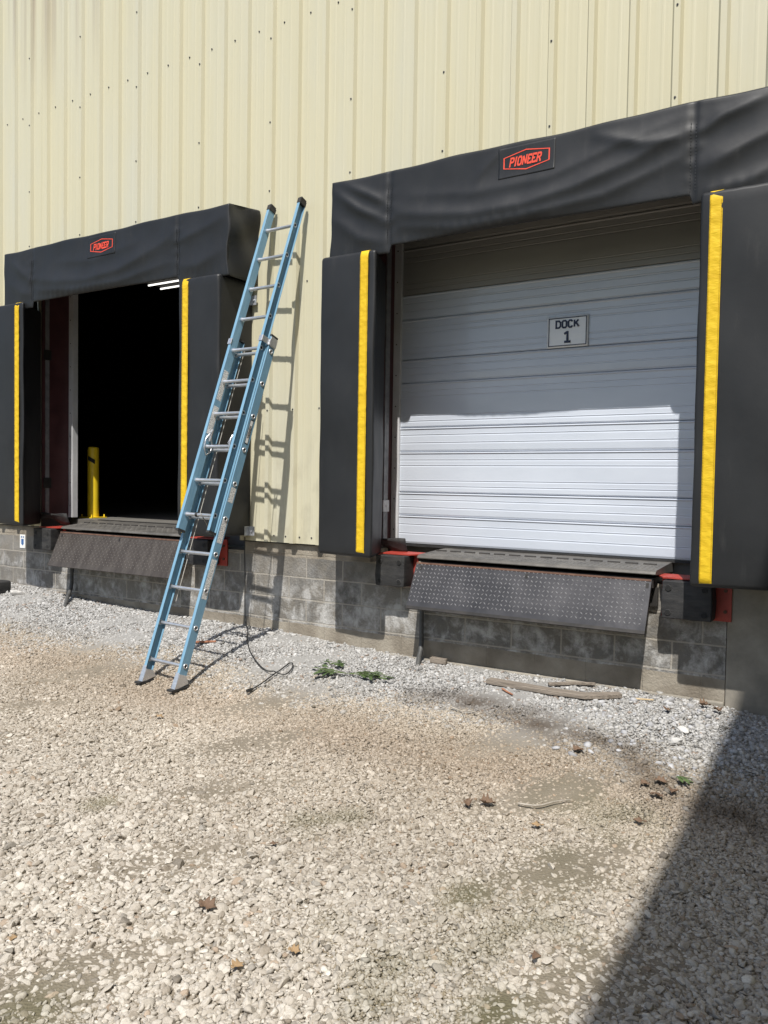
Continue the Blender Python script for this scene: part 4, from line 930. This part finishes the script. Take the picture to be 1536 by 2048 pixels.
LV = [leaf_mesh(3, .34, .28, 1), leaf_mesh(4, .32, .55, 2), leaf_mesh(2, .28, .18, 3)]
def leaf(k, x, y, size, rz, tilt, mat, label):
    o = LV[k].build('dry_leaf', M[mat]); o.location = gp(x, y, .022+size*.05); o.scale = (size*.82,)*3; o.rotation_euler = (tilt*.6, tilt*.35, rz)
    o.modifiers.new('t', 'SOLIDIFY').thickness = .012; tag(o, label, 'leaf', 'dry leaves on the gravel')
leaf(1, 1.305, -2.131, .105, .6, .35, 'leaf', 'curled brown leaf right of its smaller twin in mid gravel')
leaf(1, 1.222, -2.19, .085, 2.2, -.3, 'leaf', 'smaller curled brown leaf left of its twin in mid gravel')
leaf(0, 1.496, -1.259, .10, 1.2, .2, 'leaf', 'flat brown leaf just in front of the dark stained gravel')
leaf(0, .828, -3.674, .10, .2, .25, 'leaf', 'brown lobed leaf on pale stones at lower centre left')
leaf(2, 2.015, -3.28, .07, 1.9, .2, 'leaf', 'small reddish leaf on the bare dirt near the big shadow')
leaf(2, .687, -3.107, .05, 1.0, .2, 'leaf', 'tiny brown leaf on pale gravel left of the dirt patch')
leaf(2, .40, -4.218, .055, 2.4, .1, 'leaf_tan', 'yellowish leaf at the lower left edge')
leaf(0, 1.185, -3.899, .065, 1.4, .3, 'leaf_tan', 'yellow leaf on pale stones near the bottom, the lower of two')
leaf(0, 1.294, -3.722, .06, .4, .3, 'leaf_tan', 'yellow leaf on pale stones near the bottom, the upper of two')
leaf(2, -1.237, -2.029, .08, .1, .1, 'leaf_tan', 'flat tan leaf in front of the ladder feet')
leaf(2, 2.031, -1.924, .08, .3, .15, 'leaf', 'flat narrow brown leaf on the mossy gravel by the shadow')
leaf(2, 1.62, -2.237, .075, .5, .1, 'leaf_tan', 'pale tan leaf below the curved twig')
leaf(1, 2.001, -.12, .11, .7, .3, 'leaf', 'brown leaf against the foot of the concrete pier')
leaf(1, 2.09, -.17, .10, 2.3, .2, 'leaf', 'brown leaf at the pier foot nearest the big shadow')
leaf(0, 1.815, -.393, .10, 1.8, .3, 'leaf', 'reddish brown leaf on grey stones by the pier')
for i, (x, y, s_, a, lb) in enumerate([(2.02, -1.43, .09, .4, 'rusty leaf at the top of the litter heap by the shadow'), (2.10, -1.52, .085, 1.6, 'rusty leaf at the right of the litter heap by the shadow'), (2.03, -1.60, .10, 2.8, 'rusty leaf at the bottom of the litter heap by the shadow'), (1.95, -1.50, .075, .9, 'rusty leaf at the left of the litter heap by the shadow')]): leaf(i % 3, x, y, s_, a, .25, 'leaf', lb)
def sprig(name, org, spread, n, L_, label, seed):
    rnd = random.Random(seed); O = Vector(gp(*org, .03)); root = thing(name, label, 'weed', O, 'green weeds'); st = MB(); lv = MB()
    for i in range(n):
        a = rnd.uniform(0, 2*math.pi) if spread is None else spread[0]+rnd.uniform(-spread[1], spread[1])+(math.pi if i % 2 else 0)
        ln = L_*rnd.uniform(.5, 1); tip = Vector((math.cos(a)*ln, math.sin(a)*ln, rnd.uniform(.0, .035))); st.tube([(0, 0, 0), tip*.5+Vector((0, 0, .012)), tip], [.0022, .002, .001], 5)
        for q in range(rnd.randint(2, 4)):
            t = rnd.uniform(.35, 1); c = tip*t+Vector((0, 0, .010)); b = a+rnd.uniform(-1.1, 1.1); lw = rnd.uniform(.007, .014); ll = rnd.uniform(.05, .10)
            dv = Vector((math.cos(b), math.sin(b), rnd.uniform(-.15, .12))); sv = Vector((-math.sin(b), math.cos(b), rnd.uniform(-.4, .4)))
            vs = []
            for k in range(7):
                u = k/6; w_ = lw*math.sin(math.pi*min(1, u*.97+.03))**.7; m0 = c+dv*ll*u+Vector((0, 0, -.25*ll*u*u)); vs += [m0-sv*w_+Vector((0, 0, .2*w_)), m0, m0+sv*w_+Vector((0, 0, .2*w_))]
            lv.add(vs, [[k*3+j, k*3+j+1, (k+1)*3+j+1, (k+1)*3+j] for k in range(6) for j in range(2)], 0, True)
    st.build('stem', M['stem'], root); lv.build('leaves', M['green'], root); root.scale = (1.2, 1.05, .5)
sprig('weed', (-.54, -.74), (.35, .45), 20, .25, 'largest clump of fallen green weeds on the grey gravel', 5)
sprig('weed', (-.80, -.62), None, 6, .11, 'small green weed sprig nearer the wall than the large clump', 8)
sprig('weed', (-.26, -.70), None, 3, .05, 'tiny green leaf tuft right of the large weed clump', 12)
sprig('weed', (2.08, -1.36), None, 2, .03, 'little green shoot beside the leaf litter by the shadow', 15)
def rock(x, y, s_, seed, label):
    global RNG
    V, F = stone_protos(1, 2)[0]; o = MB().add((V*s_).tolist(), F.tolist()).build('rock', M['rock'], None, .004); o.location = gp(x, y, s_*.16); o.rotation_euler = (.2, .1, seed); tag(o, label, 'rock', 'loose rocks')
rock(1.964, -.645, .085, .4, 'white rock on grey stones near the big shadow'); rock(-5.42, -.36, .17, 2.2, 'pale beige rock by the wall at far left'); rock(-1.80, -.17, .09, 1.2, 'grey rock at the wall foot by the ladder shadow'); rock(1.97, -.86, .075, 3, 'smaller grey rock in front of the white rock')
def blk():
    root = thing('old_bumper', 'black rubber block lying on the gravel at the left edge', 'rubber block', (-5.86, -.42, float(gz(-5.86, -.42))))
    b = rounded_block(-.32, .27, -.11, .12, -.03, .14, .025, .06, lambda P, n: P+n*.004*math.sin(P.x*20+P.z*30)); b.build('rubber_body', M['rubber'], root)
    m_ = MB(); m_.ring((.12, -.113, .06), (0, -1, 0), .016, .022, .003); m_.disc((.12, -.1155, .06), (0, -1, 0), .016, 14, 1); m_.build('bolt_hole', [M['rubber'], M['black']], root)
blk()
